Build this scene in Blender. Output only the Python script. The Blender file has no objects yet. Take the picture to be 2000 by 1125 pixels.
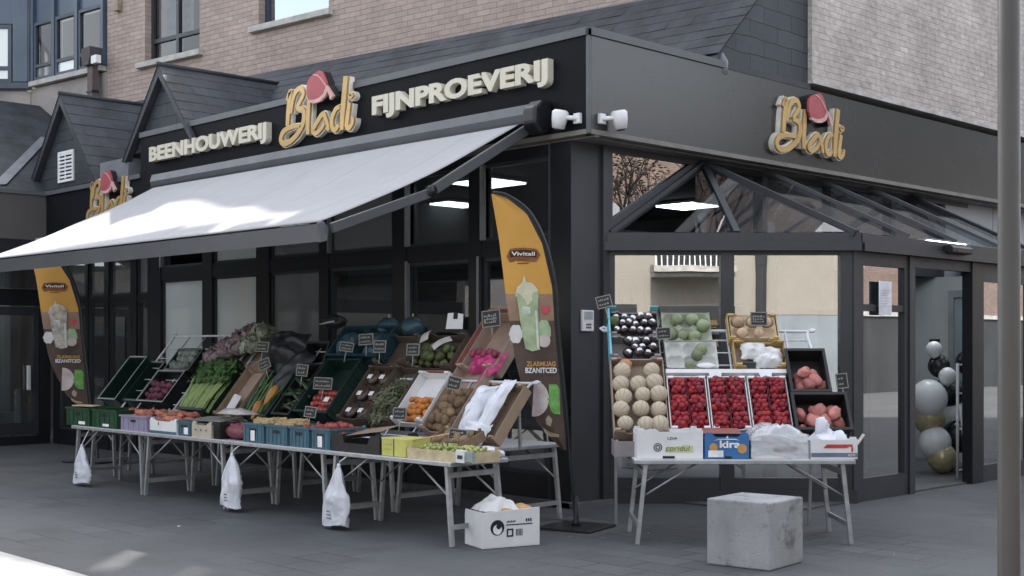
SKY_STRENGTH = 0.15
SKY_GAIN = 3.6
SUN_STRENGTH = 5.0
import bpy, bmesh, math, random
from mathutils import Vector, Matrix, noise
RAD = math.radians
rnd = random.Random(11)
sc = bpy.context.scene
COL = sc.collection
I4 = Matrix.Identity(4)

def T(x, y, z): return Matrix.Translation((x, y, z))
def RX(d): return Matrix.Rotation(RAD(d), 4, 'X')
def RY(d): return Matrix.Rotation(RAD(d), 4, 'Y')
def RZ(d): return Matrix.Rotation(RAD(d), 4, 'Z')
def SC(x, y, z): return Matrix.Diagonal((x, y, z, 1))

# ------------------------------------------------------------------ objects
def props(o, label=None, cat=None, group=None, kind=None):
    if label: o['label'] = label
    if cat: o['category'] = cat
    if group: o['group'] = group
    if kind: o['kind'] = kind
    return o

def thing(name, label, cat, M=I4, group=None):
    o = bpy.data.objects.new(name, None)
    o.empty_display_size = .1
    COL.objects.link(o)
    o.matrix_world = M
    return props(o, label, cat, group)

def put(name, me, M=I4, parent=None, label=None, cat=None, group=None, kind=None, bevel=0):
    o = bpy.data.objects.new(name, me)
    COL.objects.link(o)
    if parent is not None: o.parent = parent
    o.matrix_basis = M
    if bevel:
        b = o.modifiers.new('bevel', 'BEVEL'); b.width = bevel; b.segments = 2
        b.limit_method = 'ANGLE'; b.angle_limit = RAD(40)
    return props(o, label, cat, group, kind)

class MB:
    """collects shapes into one mesh"""
    def __init__(s): s.v = []; s.f = []; s.sm = []
    def add(s, vs, fs, M=None, smooth=False):
        b = len(s.v)
        s.v += [(M @ Vector(p) if M else Vector(p)) for p in vs]
        s.f += [tuple(i + b for i in f) for f in fs]
        s.sm += [smooth] * len(fs)
        return s
    def box(s, x0, x1, y0, y1, z0, z1, M=None):
        vs = [(x0,y0,z0),(x1,y0,z0),(x1,y1,z0),(x0,y1,z0),(x0,y0,z1),(x1,y0,z1),(x1,y1,z1),(x0,y1,z1)]
        fs = [(3,2,1,0),(4,5,6,7),(0,1,5,4),(1,2,6,5),(2,3,7,6),(3,0,4,7)]
        return s.add(vs, fs, M)
    def quad(s, a, b, c, d): return s.add([a,b,c,d], [(0,1,2,3)])
    def poly(s, pts): return s.add(pts, [tuple(range(len(pts)))])
    def prism(s, pts, d0, d1, axis='y', M=None):
        """polygon of 2d points (x,z) extruded along y (or (x,y) along z, or (y,z) along x)"""
        n = len(pts)
        def P(p, d):
            return (p[0], d, p[1]) if axis == 'y' else ((p[0], p[1], d) if axis == 'z' else (d, p[0], p[1]))
        ar = sum(pts[i][0]*pts[(i+1)%n][1]-pts[(i+1)%n][0]*pts[i][1] for i in range(n))
        if ar < 0: pts = pts[::-1]
        vs = [P(p, d0) for p in pts] + [P(p, d1) for p in pts]
        fs = [tuple(range(n)), tuple(range(2*n-1, n-1, -1))]
        fs += [((i+1)%n, i, i+n, (i+1)%n+n) for i in range(n)]
        if axis != 'y': fs = [f[::-1] for f in fs]
        return s.add(vs, fs, M)
    def tube(s, pts, r, n=8, cap=True, smooth=True, M=None):
        pts = [Vector(p) for p in pts]; m = len(pts)
        rs = r if isinstance(r, (list, tuple)) else [r]*m
        vs = []; fs = []; up = None
        for i, p in enumerate(pts):
            t = (pts[min(i+1, m-1)] - pts[max(i-1, 0)]).normalized()
            if up is None:
                up = Vector((0,0,1)) if abs(t.z) < .9 else Vector((1,0,0))
            a = (up - t*up.dot(t)).normalized(); b = t.cross(a); up = a
            for k in range(n):
                w = 2*math.pi*(k+.5)/n
                vs.append(p + (a*math.cos(w) + b*math.sin(w))*rs[i])
        for i in range(m-1):
            for k in range(n):
                k2 = (k+1) % n
                fs.append((i*n+k, i*n+k2, (i+1)*n+k2, (i+1)*n+k))
        if cap: fs += [tuple(range(n-1,-1,-1)), tuple(range((m-1)*n, m*n))]
        return s.add(vs, fs, M, smooth)
    def bar(s, a, b, w, h=None):
        """square bar between two points"""
        h = h or w
        a = Vector(a); b = Vector(b); t = (b-a).normalized()
        up = Vector((0,0,1)) if abs(t.z) < .95 else Vector((1,0,0))
        u = t.cross(up).normalized()*(w/2); q = u.cross(t).normalized()*(h/2)
        vs = [a-u-q, a+u-q, a+u+q, a-u+q, b-u-q, b+u-q, b+u+q, b-u+q]
        return s.add(vs, [(0,1,2,3),(7,6,5,4),(4,5,1,0),(5,6,2,1),(6,7,3,2),(7,4,0,3)])
    def lathe(s, prof, n=24, M=None, smooth=True):
        vs = []; fs = []; m = len(prof)
        for (r, z) in prof:
            for k in range(n):
                w = 2*math.pi*k/n; vs.append((r*math.cos(w), r*math.sin(w), z))
        for i in range(m-1):
            for k in range(n):
                k2 = (k+1) % n
                fs.append((i*n+k, i*n+k2, (i+1)*n+k2, (i+1)*n+k))
        fs += [tuple(range(n-1,-1,-1)), tuple(range((m-1)*n, m*n))]
        return s.add(vs, fs, M, smooth)
    def grid(s, fn, nu, nv, smooth=True, M=None):
        vs = [fn(i/nu, j/nv) for j in range(nv+1) for i in range(nu+1)]
        fs = [(j*(nu+1)+i, j*(nu+1)+i+1, (j+1)*(nu+1)+i+1, (j+1)*(nu+1)+i) for j in range(nv) for i in range(nu)]
        return s.add(vs, fs, M, smooth)
    def blob(s, r, amp=.12, freq=2., seed=0, sub=2, fn=None, M=None):
        bm = bmesh.new(); bmesh.ops.create_icosphere(bm, subdivisions=sub, radius=1)
        vs = []
        for v in bm.verts:
            c = v.co.copy()
            if fn: c = fn(c)
            k = 1 + amp*noise.noise(v.co*freq + Vector((seed*7.3, seed*3.1, seed)))
            vs.append((c.x*r[0]*k, c.y*r[1]*k, c.z*r[2]*k))
        bm.verts.index_update()
        fs = [tuple(v.index for v in f.verts) for f in bm.faces]
        bm.free()
        return s.add(vs, fs, M, True)
    def mesh(s, name, mat):
        me = bpy.data.meshes.new(name)
        me.from_pydata([tuple(v) for v in s.v], [], s.f)
        me.polygons.foreach_set('use_smooth', s.sm)
        if mat: me.materials.append(mat)
        me.update()
        return me
    def build(s, name, mat, parent=None, M=I4, **k):
        return put(name, s.mesh(name, mat), M, parent, **k)
    def build_each(s, name, mat, parent=None, M=I4, **k):
        """every connected piece becomes an object of its own"""
        up = list(range(len(s.v)))
        def find(i):
            while up[i] != i: up[i] = up[up[i]]; i = up[i]
            return i
        for f in s.f:
            a = find(f[0])
            for i in f[1:]: up[find(i)] = a
        groups = {}
        for f, q in zip(s.f, s.sm): groups.setdefault(find(f[0]), []).append((f, q))
        out = []
        for g in groups.values():
            ids = sorted({i for f, _ in g for i in f}); ix = {i: n for n, i in enumerate(ids)}
            m = MB(); m.v = [s.v[i] for i in ids]; m.f = [tuple(ix[i] for i in f) for f, _ in g]; m.sm = [q for _, q in g]
            out.append(m.build(name, mat, parent, M, **k))
        return out

def catmull(pts, n=6):
    out = []
    P = [pts[0]] + list(pts) + [pts[-1]]
    for i in range(1, len(P)-2):
        for j in range(n):
            t = j/n
            out.append(tuple(.5*((2*b) + (-a+c)*t + (2*a-5*b+4*c-d)*t*t + (-a+3*b-3*c+d)*t**3)
                             for a, b, c, d in zip(P[i-1], P[i], P[i+1], P[i+2])))
    out.append(tuple(pts[-1]))
    return out

def text_mb(s, w, h, depth, off=.0, M=None, shear=0):
    """lettering scaled to w x h, standing in the XZ plane and facing -Y, back at y=0"""
    cu = bpy.data.curves.new('lettering', 'FONT'); cu.body = s; cu.size = 1
    cu.extrude = .5; cu.offset = off; cu.shear = shear; cu.resolution_u = 4
    o = bpy.data.objects.new('lettering', cu); COL.objects.link(o)
    dg = bpy.context.evaluated_depsgraph_get()
    me = bpy.data.meshes.new_from_object(o.evaluated_get(dg))
    xs = [v.co.x for v in me.vertices]; ys = [v.co.y for v in me.vertices]
    x0, x1, y0, y1 = min(xs), max(xs), min(ys), max(ys)
    vs = [((v.co.x-x0)/(x1-x0)*w, -(v.co.z+.5)*depth, (v.co.y-y0)/(y1-y0)*h) for v in me.vertices]
    fs = [tuple(p.vertices) for p in me.polygons]
    bpy.data.objects.remove(o); bpy.data.curves.remove(cu); bpy.data.meshes.remove(me)
    return MB().add(vs, fs, M)

# ------------------------------------------------------------------ materials
def nt(name):
    m = bpy.data.materials.new(name); m.use_nodes = True
    t = m.node_tree; b = t.nodes['Principled BSDF']
    return m, t, b
def N(t, kind, **k):
    n = t.nodes.new(kind)
    for a, v in k.items():
        if hasattr(n, a): setattr(n, a, v)
        else: n.inputs[a].default_value = v
    return n
def mixcol(t, fac, a, b, blend='MIX'):
    n = t.nodes.new('ShaderNodeMix'); n.data_type = 'RGBA'; n.blend_type = blend
    for sock, v in ((n.inputs[0], fac), (n.inputs[6], a), (n.inputs[7], b)):
        if hasattr(v, 'is_linked'): t.links.new(v, sock)
        elif isinstance(v, (int, float)): sock.default_value = v
        else: sock.default_value = (*v, 1)
    return n.outputs[2]
def math_(t, op, a, b=0.):
    n = t.nodes.new('ShaderNodeMath'); n.operation = op
    for sock, v in ((n.inputs[0], a), (n.inputs[1], b)):
        if hasattr(v, 'is_linked'): t.links.new(v, sock)
        else: sock.default_value = v
    return n.outputs[0]
def ramp(t, val, stops):
    n = t.nodes.new('ShaderNodeValToRGB'); e = n.color_ramp.elements
    while len(e) < len(stops): e.new(.5)
    for i, (p, c) in enumerate(stops):
        e[i].position = p; e[i].color = (*c, 1) if isinstance(c, (tuple, list)) else (c, c, c, 1)
    t.links.new(val, n.inputs[0]); return n.outputs[0]
def noise_(t, scale, detail=4, vec=None, rough=.55):
    n = N(t, 'ShaderNodeTexNoise'); n.inputs['Scale'].default_value = scale
    n.inputs['Detail'].default_value = detail; n.inputs['Roughness'].default_value = rough
    if vec is None: vec = N(t, 'ShaderNodeTexCoord').outputs['Object']
    t.links.new(vec, n.inputs['Vector']); return n.outputs['Fac']
def bump_(t, b, h, strength, dist=.02):
    n = N(t, 'ShaderNodeBump'); n.inputs['Strength'].default_value = strength
    n.inputs['Distance'].default_value = dist
    t.links.new(h, n.inputs['Height']); t.links.new(n.outputs[0], b.inputs['Normal'])

MATS = {}
def mat(name, col, rough=.6, metal=0., var=.25, scale=6., bump=0., bscale=60., rand=0., spec=.4, sss=0., coat=0., rvar=.25):
    if name in MATS: return MATS[name]
    m, t, b = nt(name)
    f = noise_(t, scale)
    lo = tuple(max(0, c*(1-var)) for c in col); hi = tuple(min(1, c*(1+var)) for c in col)
    c = mixcol(t, ramp(t, f, [(.3, 0.), (.7, 1.)]), lo, hi)
    if rand:
        r = N(t, 'ShaderNodeObjectInfo').outputs['Random']
        hs = N(t, 'ShaderNodeHueSaturation')
        t.links.new(math_(t, 'ADD', math_(t, 'MULTIPLY', r, 2*rand), 1-rand), hs.inputs['Value'])
        t.links.new(math_(t, 'ADD', math_(t, 'MULTIPLY', r, rand*.04), .5-rand*.02), hs.inputs['Hue'])
        t.links.new(c, hs.inputs['Color']); c = hs.outputs[0]
    t.links.new(c, b.inputs['Base Color'])
    f2 = noise_(t, scale*3.1)
    t.links.new(math_(t, 'ADD', math_(t, 'MULTIPLY', f2, rvar), max(.02, rough-rvar/2)), b.inputs['Roughness'])
    b.inputs['Metallic'].default_value = metal
    b.inputs['Specular IOR Level'].default_value = spec
    if coat: b.inputs['Coat Weight'].default_value = coat
    if sss:
        b.inputs['Subsurface Weight'].default_value = sss; b.inputs['Subsurface Scale'].default_value = .01
    if bump: bump_(t, b, noise_(t, bscale, 5), bump, .01)
    MATS[name] = m
    return m

def glass(name, tint=(.8,.85,.85), refl=.2, rough=0., haze=0., hazecol=(.3,.32,.32), wave=.0, gcol=(1,1,1), graz=1.):
    m = bpy.data.materials.new(name); m.use_nodes = True; t = m.node_tree; t.nodes.clear()
    out = N(t, 'ShaderNodeOutputMaterial')
    tr = N(t, 'ShaderNodeBsdfTransparent'); tr.inputs[0].default_value = (*tint, 1)
    gl = N(t, 'ShaderNodeBsdfGlossy'); gl.inputs[0].default_value = (*gcol,1); gl.inputs['Roughness'].default_value = rough
    if wave:
        bn = N(t, 'ShaderNodeBump'); bn.inputs['Strength'].default_value = wave; bn.inputs['Distance'].default_value = .02
        t.links.new(noise_(t, 1.3, 1), bn.inputs['Height']); t.links.new(bn.outputs[0], gl.inputs['Normal'])
    lw = N(t, 'ShaderNodeLayerWeight'); lw.inputs[0].default_value = .5
    fac = math_(t, 'ADD', math_(t, 'MULTIPLY', math_(t, 'POWER', lw.outputs['Facing'], 4.), (1-refl)*graz), refl)
    base = tr.outputs[0]
    if haze:
        df = N(t, 'ShaderNodeBsdfDiffuse')
        t.links.new(mixcol(t, noise_(t, .9, 2), tuple(c*.8 for c in hazecol), hazecol), df.inputs[0])
        mx = N(t, 'ShaderNodeMixShader'); mx.inputs[0].default_value = haze
        t.links.new(base, mx.inputs[1]); t.links.new(df.outputs[0], mx.inputs[2]); base = mx.outputs[0]
    mx = N(t, 'ShaderNodeMixShader'); t.links.new(fac, mx.inputs[0])
    t.links.new(base, mx.inputs[1]); t.links.new(gl.outputs[0], mx.inputs[2])
    t.links.new(mx.outputs[0], out.inputs[0])
    MATS[name] = m
    return m

def emit(name, col, s):
    m, t, b = nt(name)
    b.inputs['Base Color'].default_value = (*col, 1)
    b.inputs['Emission Color'].default_value = (*col, 1); b.inputs['Emission Strength'].default_value = s
    return m

def axis_vec(t, ax):
    """(along wall, height) texture vector"""
    s = N(t, 'ShaderNodeSeparateXYZ'); t.links.new(N(t, 'ShaderNodeTexCoord').outputs['Object'], s.inputs[0])
    c = N(t, 'ShaderNodeCombineXYZ')
    t.links.new(s.outputs[ax], c.inputs[0]); t.links.new(s.outputs[2], c.inputs[1]); return c.outputs[0]

def masonry(name, ax, col, width, row, mort, mcol, var=.1, bump=.6, rough=.85, blot=.18, vec=None, msmooth=.3, rough_noise=.4):
    m, t, b = nt(name)
    v = axis_vec(t, ax) if vec is None else vec(t)
    # wobble the courses a little
    nz = N(t, 'ShaderNodeTexNoise'); nz.inputs['Scale'].default_value = 3.; t.links.new(v, nz.inputs['Vector'])
    sub = N(t, 'ShaderNodeVectorMath', operation='SUBTRACT'); t.links.new(nz.outputs['Color'], sub.inputs[0]); sub.inputs[1].default_value = (.5,.5,.5)
    scl = N(t, 'ShaderNodeVectorMath', operation='SCALE'); t.links.new(sub.outputs[0], scl.inputs[0]); scl.inputs['Scale'].default_value = row*.28
    add = N(t, 'ShaderNodeVectorMath', operation='ADD'); t.links.new(v, add.inputs[0]); t.links.new(scl.outputs[0], add.inputs[1])
    br = N(t, 'ShaderNodeTexBrick'); br.inputs['Scale'].default_value = 1
    br.inputs['Brick Width'].default_value = width; br.inputs['Row Height'].default_value = row
    br.inputs['Mortar Size'].default_value = mort; br.inputs['Mortar Smooth'].default_value = msmooth
    br.inputs['Color1'].default_value = (*[c*(1-var) for c in col], 1); br.inputs['Color2'].default_value = (*[c*(1+var) for c in col], 1)
    br.inputs['Mortar'].default_value = (*mcol, 1)
    t.links.new(add.outputs[0], br.inputs['Vector'])
    f = noise_(t, 1.1, 6); f2 = noise_(t, 9., 5)
    c = mixcol(t, ramp(t, f, [(.35, 1-blot), (.7, 1.)]), (0,0,0), br.outputs['Color'], 'MULTIPLY')
    n = t.nodes[-1]
    c = mixcol(t, 1., br.outputs['Color'], ramp(t, f, [(.3, 1-blot), (.7, 1.)]), 'MULTIPLY')
    c = mixcol(t, 1., c, ramp(t, f2, [(.3, 1-blot*.8), (.7, 1.)]), 'MULTIPLY')
    t.links.new(c, b.inputs['Base Color']); b.inputs['Roughness'].default_value = rough
    b.inputs['Specular IOR Level'].default_value = .25
    h = math_(t, 'SUBTRACT', math_(t, 'MULTIPLY', f2, rough_noise), br.outputs['Fac'])
    bump_(t, b, h, bump, .012)
    MATS[name] = m
    return m
LOGO_STROKES = [
  ([(-0.628, 0.565), (-0.548, 0.667), (-0.583, 0.477), (-0.601, 0.345), (-0.61, 0.243)], [0.039, 0.065, 0.078, 0.075, 0.065]),
  ([(-0.53, 0.387), (-0.494, 0.547), (-0.424, 0.65), (-0.319, 0.671), (-0.266, 0.598), (-0.336, 0.516), (-0.406, 0.438)], [0.044, 0.057, 0.065, 0.068, 0.06, 0.057, 0.047]),
  ([(-0.406, 0.433), (-0.284, 0.407), (-0.249, 0.331), (-0.284, 0.214), (-0.406, 0.106), (-0.566, 0.037), (-0.7, 0.031), (-0.754, 0.094), (-0.691, 0.18), (-0.53, 0.218), (-0.319, 0.213)], [0.052, 0.068, 0.075, 0.075, 0.07, 0.068, 0.07, 0.07, 0.068, 0.057, 0.044]),
  ([(-0.137, 0.585), (-0.154, 0.42), (-0.171, 0.241), (-0.171, 0.084)], [0.057, 0.073, 0.078, 0.068]),
  ([(0.21, 0.174), (0.185, 0.266), (0.134, 0.293), (0.008, 0.198), (-0.06, 0.116), (0.008, 0.078), (0.126, 0.134), (0.185, 0.207)], [0.052, 0.06, 0.062, 0.065, 0.062, 0.057, 0.052, 0.044]),
  ([(0.185, 0.266), (0.234, 0.171), (0.259, 0.078)], [0.052, 0.06, 0.052]),
  ([(0.489, 0.336), (0.407, 0.317), (0.334, 0.218), (0.334, 0.119), (0.391, 0.073), (0.472, 0.122)], [0.052, 0.057, 0.062, 0.065, 0.06, 0.047]),
  ([(0.61, 0.686), (0.577, 0.461), (0.545, 0.25), (0.529, 0.056)], [0.081, 0.088, 0.081, 0.065]),
  ([(0.681, 0.359), (0.65, 0.227), (0.626, 0.103), (0.673, 0.063), (0.737, 0.109), (0.753, 0.175)], [0.06, 0.068, 0.068, 0.06, 0.049, 0.036]),
  ([(0.673, 0.467), (0.721, 0.465), (0.737, 0.434), (0.697, 0.415), (0.666, 0.444), (0.681, 0.466)], [0.021, 0.026, 0.029, 0.029, 0.026, 0.021]),
]
FEZ = [(-0.137, 0.65), (-0.12, 0.713), (-0.06, 0.765), (0.025, 0.798), (0.118, 0.822), (0.185, 0.799), (0.259, 0.683), (0.281, 0.621), (0.276, 0.562), (0.218, 0.511), (0.134, 0.477), (0.025, 0.465), (-0.085, 0.487), (-0.128, 0.558)]
FEZ_BAND = [(-0.085, 0.487), (0.025, 0.479), (0.134, 0.49), (0.218, 0.525), (0.268, 0.603), (0.296, 0.589), (0.296, 0.544), (0.251, 0.486), (0.16, 0.447), (0.033, 0.432), (-0.077, 0.459)]
FEZ_TASSEL = [(0.276, 0.623), (0.306, 0.599), (0.42, 0.473), (0.358, 0.434), (0.334, 0.495), (0.268, 0.603)]
FEZ_EDGE = [(-0.009, 0.793), (0.092, 0.776), (0.176, 0.72), (0.276, 0.617), (0.268, 0.605), (0.168, 0.705), (0.092, 0.76), (0.008, 0.78)]

# ------------------------------------------------------------------ shared materials
m_black = mat('anthracite_dark', (.012,.013,.016), .35, 0, .15, 2., spec=.4)
m_fascia = mat('anthracite_panel', (.010,.0105,.013), .5, 0, .12, 1.2, spec=.06)
m_fascia_r = mat('anthracite_panel_satin', (.010,.011,.013), .27, 0, .1, .9, spec=.85, rvar=.03)
m_frame = mat('window_frame_grey', (.03,.033,.04), .42, 0, .15, 3., spec=.5)
m_frame_l = mat('window_frame_light_edge', (.22,.225,.235), .4, 0, .15, 4.)
m_col = mat('column_grey', (.04,.043,.05), .5, 0, .1, 2., spec=.4)
m_trim = mat('fascia_trim_grey', (.09,.095,.105), .4, 0, .12, 2.)
m_soffit = mat('soffit_grey', (.17,.16,.15), .5, 0, .15, 3.)
m_stone = mat('sill_stone', (.42,.41,.39), .8, 0, .2, 5., bump=.2)
m_white = mat('white_paint', (.75,.75,.76), .45, 0, .06, 5.)
m_wplastic = mat('white_plastic', (.7,.7,.72), .35, 0, .06, 5., spec=.5)
m_alu = mat('galvanised_steel', (.36,.37,.38), .42, .5, .2, 9.)
m_dark = mat('dark_interior', (.02,.021,.024), .8, 0, .3, 1.)
m_int = mat('interior_grey', (.3,.305,.32), .8, 0, .15, .8)
m_intl = mat('interior_pale', (.38,.39,.4), .8, 0, .15, .8)
m_blue = mat('blue_metal_cladding', (.045,.07,.11), .38, 0, .2, .7, spec=.6)
m_bluef = mat('blue_window_frame', (.05,.065,.09), .42, 0, .2, 2.)
m_conc = mat('concrete_wall', (.30,.275,.26), .9, 0, .22, 1.3, bump=.25, bscale=30)
m_slate_edge = mat('slate_edge_board', (.03,.033,.04), .55, 0, .2, 3.)
m_lead = mat('lead_flashing', (.16,.17,.19), .5, .1, .2, 3.)
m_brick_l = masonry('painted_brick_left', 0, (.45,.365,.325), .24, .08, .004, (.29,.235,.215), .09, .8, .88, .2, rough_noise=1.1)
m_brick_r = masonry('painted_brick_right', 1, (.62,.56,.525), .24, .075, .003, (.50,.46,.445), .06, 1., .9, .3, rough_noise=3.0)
m_slate_x = mat('slate_left', (.038,.043,.052), .5, 0, .4, 2.2, .4, 25.)
m_slate_y = masonry('slate_right', 1, (.052,.058,.07), .55, .19, .005, (.012,.013,.016), .1, .7, .55, .15)
m_slate_dm = mat('slate_dormer', (.05,.055,.066), .55, 0, .35, 2.2, .4, 25.)
m_slate_d = masonry('slate_gable', 0, (.048,.053,.064), .5, .19, .005, (.012,.013,.016), .12, .7, .55, .2)
m_rough_slate = mat('slate_wing', (.032,.036,.044), .6, 0, .45, 2.5, .6, 20.)
g_clear = glass('shop_glass', (.62,.66,.67), .10, wave=.02)
g_dark = glass('dark_shop_glass', (.32,.34,.36), .14, 0, .15, (.14,.145,.155), wave=.02)
g_frost = glass('frosted_glass', (.3,.32,.33), .12, .05, .85, (.72,.78,.77))
g_frost2 = glass('frosted_glass_dim', (.3,.32,.33), .10, .05, .7, (.24,.25,.26))
g_mirror = glass('reflective_glass', (.5,.53,.55), .5, wave=.03)
g_tri = glass('reflective_glass_upper', (.4,.42,.45), .5, wave=.04)
g_roof = glass('porch_roof_glass', (.72,.75,.78), .10, wave=.02, graz=.45)
g_sky = glass('upper_window_glass', (.25,.28,.32), .6, wave=.03, gcol=(.66,.75,.92))
g_room = glass('upper_room_glass', (.4,.43,.47), .06, wave=.03)

e_panel = emit('ceiling_panel_light', (.9,1.,.98), 9.)
# ------------------------------------------------------------------ camera
cam = bpy.data.cameras.new('camera'); camo = bpy.data.objects.new('camera', cam); COL.objects.link(camo)
camo.location = (8.513, -9.386, 1.65)
camo.rotation_euler = (RAD(90), 0, RAD(45.62))
cam.lens = 2515/2000*36; cam.sensor_width = 36; cam.shift_y = 109.5/2000
cam.clip_start = .1; cam.clip_end = 800
sc.camera = camo

# ------------------------------------------------------------------ light
SUN = Vector((-.6, .6, 1.0)).normalized()
w = bpy.data.worlds.new('World'); sc.world = w; w.use_nodes = True
t = w.node_tree; bg = t.nodes['Background']
sk = t.nodes.new('ShaderNodeTexSky'); sk.sky_type = 'NISHITA'; sk.sun_disc = False
sk.sun_elevation = math.asin(SUN.z); sk.sun_rotation = math.atan2(SUN.x, SUN.y)
sk.air_density = 1.2; sk.dust_density = 2.5; sk.ozone_density = 1.0
hs = t.nodes.new('ShaderNodeHueSaturation'); hs.inputs['Saturation'].default_value = .32; hs.inputs['Value'].default_value = SKY_GAIN
t.links.new(sk.outputs[0], hs.inputs['Color']); t.links.new(hs.outputs[0], bg.inputs[0])
bg.inputs[1].default_value = SKY_STRENGTH
sl = bpy.data.lights.new('sun', 'SUN'); sl.energy = SUN_STRENGTH; sl.angle = RAD(.9); sl.color = (1.9, 1.82, 1.7)
so = bpy.data.objects.new('sun', sl); COL.objects.link(so)
so.rotation_euler = SUN.to_track_quat('Z', 'Y').to_euler()
sc.view_settings.view_transform = 'Standard'; sc.view_settings.look = 'None'
sc.view_settings.exposure = 0; sc.view_settings.gamma = 1
sc.render.engine = 'CYCLES'
sc.cycles.max_bounces = 8; sc.cycles.transparent_max_bounces = 16
sc.cycles.caustics_reflective = False; sc.cycles.caustics_refractive = False
sc.cycles.use_denoising = True

# ------------------------------------------------------------------ ground
def ground_mat():
    m, t, b = nt('paving')
    tc = N(t, 'ShaderNodeTexCoord').outputs['Object']
    br = N(t, 'ShaderNodeTexBrick'); br.inputs['Scale'].default_value = 1
    br.inputs['Brick Width'].default_value = .46; br.inputs['Row Height'].default_value = .30
    br.inputs['Mortar Size'].default_value = .007; br.inputs['Mortar Smooth'].default_value = .4
    br.inputs['Color1'].default_value = (.078,.082,.088,1); br.inputs['Color2'].default_value = (.105,.109,.116,1)
    br.inputs['Mortar'].default_value = (.025,.025,.027,1)
    nz = N(t, 'ShaderNodeTexNoise'); nz.inputs['Scale'].default_value = 2.; t.links.new(tc, nz.inputs['Vector'])
    mv = N(t, 'ShaderNodeVectorMath', operation='SCALE'); mv.inputs['Scale'].default_value = .05
    t.links.new(nz.outputs['Color'], mv.inputs[0])
    ad = N(t, 'ShaderNodeVectorMath', operation='ADD'); t.links.new(tc, ad.inputs[0]); t.links.new(mv.outputs[0], ad.inputs[1])
    t.links.new(ad.outputs[0], br.inputs['Vector'])
    worn = ramp(t, noise_(t, .55, 3), [(.42, 0.), (.6, 1.)])          # joints filled with dirt in places
    flat = mixcol(t, noise_(t, 3., 5), (.082,.086,.092), (.108,.112,.118))
    c = mixcol(t, worn, flat, br.outputs['Color'])
    st = ramp(t, noise_(t, .35, 6), [(.3, .68), (.65, 1.05)])
    c = mixcol(t, 1., c, st, 'MULTIPLY')
    sp = ramp(t, noise_(t, 40., 6), [(.35, .86), (.7, 1.1)])
    c = mixcol(t, 1., c, sp, 'MULTIPLY')
    spot = ramp(t, noise_(t, 7., 3), [(.70, 0.), (.78, .5)])
    c = mixcol(t, spot, c, (.03,.03,.031))
    gum = N(t, 'ShaderNodeTexVoronoi'); gum.inputs['Scale'].default_value = 1.7; t.links.new(tc, gum.inputs['Vector'])
    c = mixcol(t, ramp(t, gum.outputs['Distance'], [(.035, .55), (.05, 0.)]), c, (.035,.035,.036))
    blot = ramp(t, noise_(t, 1.3, 4), [(.56, 0.), (.72, .55)])
    c = mixcol(t, blot, c, (.045,.046,.048))
    t.links.new(c, b.inputs['Base Color']); b.inputs['Roughness'].default_value = .75
    b.inputs['Specular IOR Level'].default_value = .35
    h = math_(t, 'SUBTRACT', math_(t, 'MULTIPLY', noise_(t, 60., 5), .25), math_(t, 'MULTIPLY', br.outputs['Fac'], worn))
    bump_(t, b, h, .5, .01)
    return m
MB().quad((-120,-120,0),(120,-120,0),(120,120,0),(-120,120,0)).build('ground', ground_mat(), kind='structure')
m_pale = mat('sunlit_pale_paving', (.40,.395,.38), .8, 0, .18, 2.5, bump=.3, bscale=40)  # pale strip laid to whiten the sunlit corner; edge on the shadow line
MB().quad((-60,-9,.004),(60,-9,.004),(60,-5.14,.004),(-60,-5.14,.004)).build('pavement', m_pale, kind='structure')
m_asph = mat('asphalt', (.05,.051,.055), .85, 0, .3, 3., bump=.5, bscale=90)
# patch of dark asphalt near the camera
ap = []
for i in range(24):
    a = 2*math.pi*i/24; r = 1 + .18*math.sin(3*a+1) + .1*math.sin(5*a)
    ap.append((2.2+.75*r*math.cos(a)*.7-.5*r*math.sin(a)*.7, -4.0+.75*r*math.cos(a)*.7+.5*r*math.sin(a)*.7, .004))
MB().poly(ap).build('asphalt_patch', m_asph, kind='structure')

# ------------------------------------------------------------------ shop building
B = thing('shop_building', 'corner shop building with anthracite shopfront, slate roofs and pale painted brick upper floors', 'building')
def bp(name, mb, m, M=I4, parent=None, **k): return mb.build(name, m, parent or B, M, **k)
def bpe(name, mb, m, M=I4, parent=None, **k): return mb.build_each(name, m, parent or B, M, **k)

def wall_holes(x0, x1, z0, z1, holes, y0, y1):
    """thick wall in the XZ plane with rectangular openings, made of butted blocks"""
    mb = MB()
    xs = sorted({x0, x1} | {h[0] for h in holes} | {h[1] for h in holes})
    for a, b_ in zip(xs, xs[1:]):
        hs_ = sorted([h for h in holes if h[0] <= a and h[1] >= b_], key=lambda h: h[2])
        z = z0
        for h in hs_:
            if h[2] > z: mb.box(a, b_, y0, y1, z, h[2])
            z = h[3]
        if z < z1: mb.box(a, b_, y0, y1, z, z1)
    return mb
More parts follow.
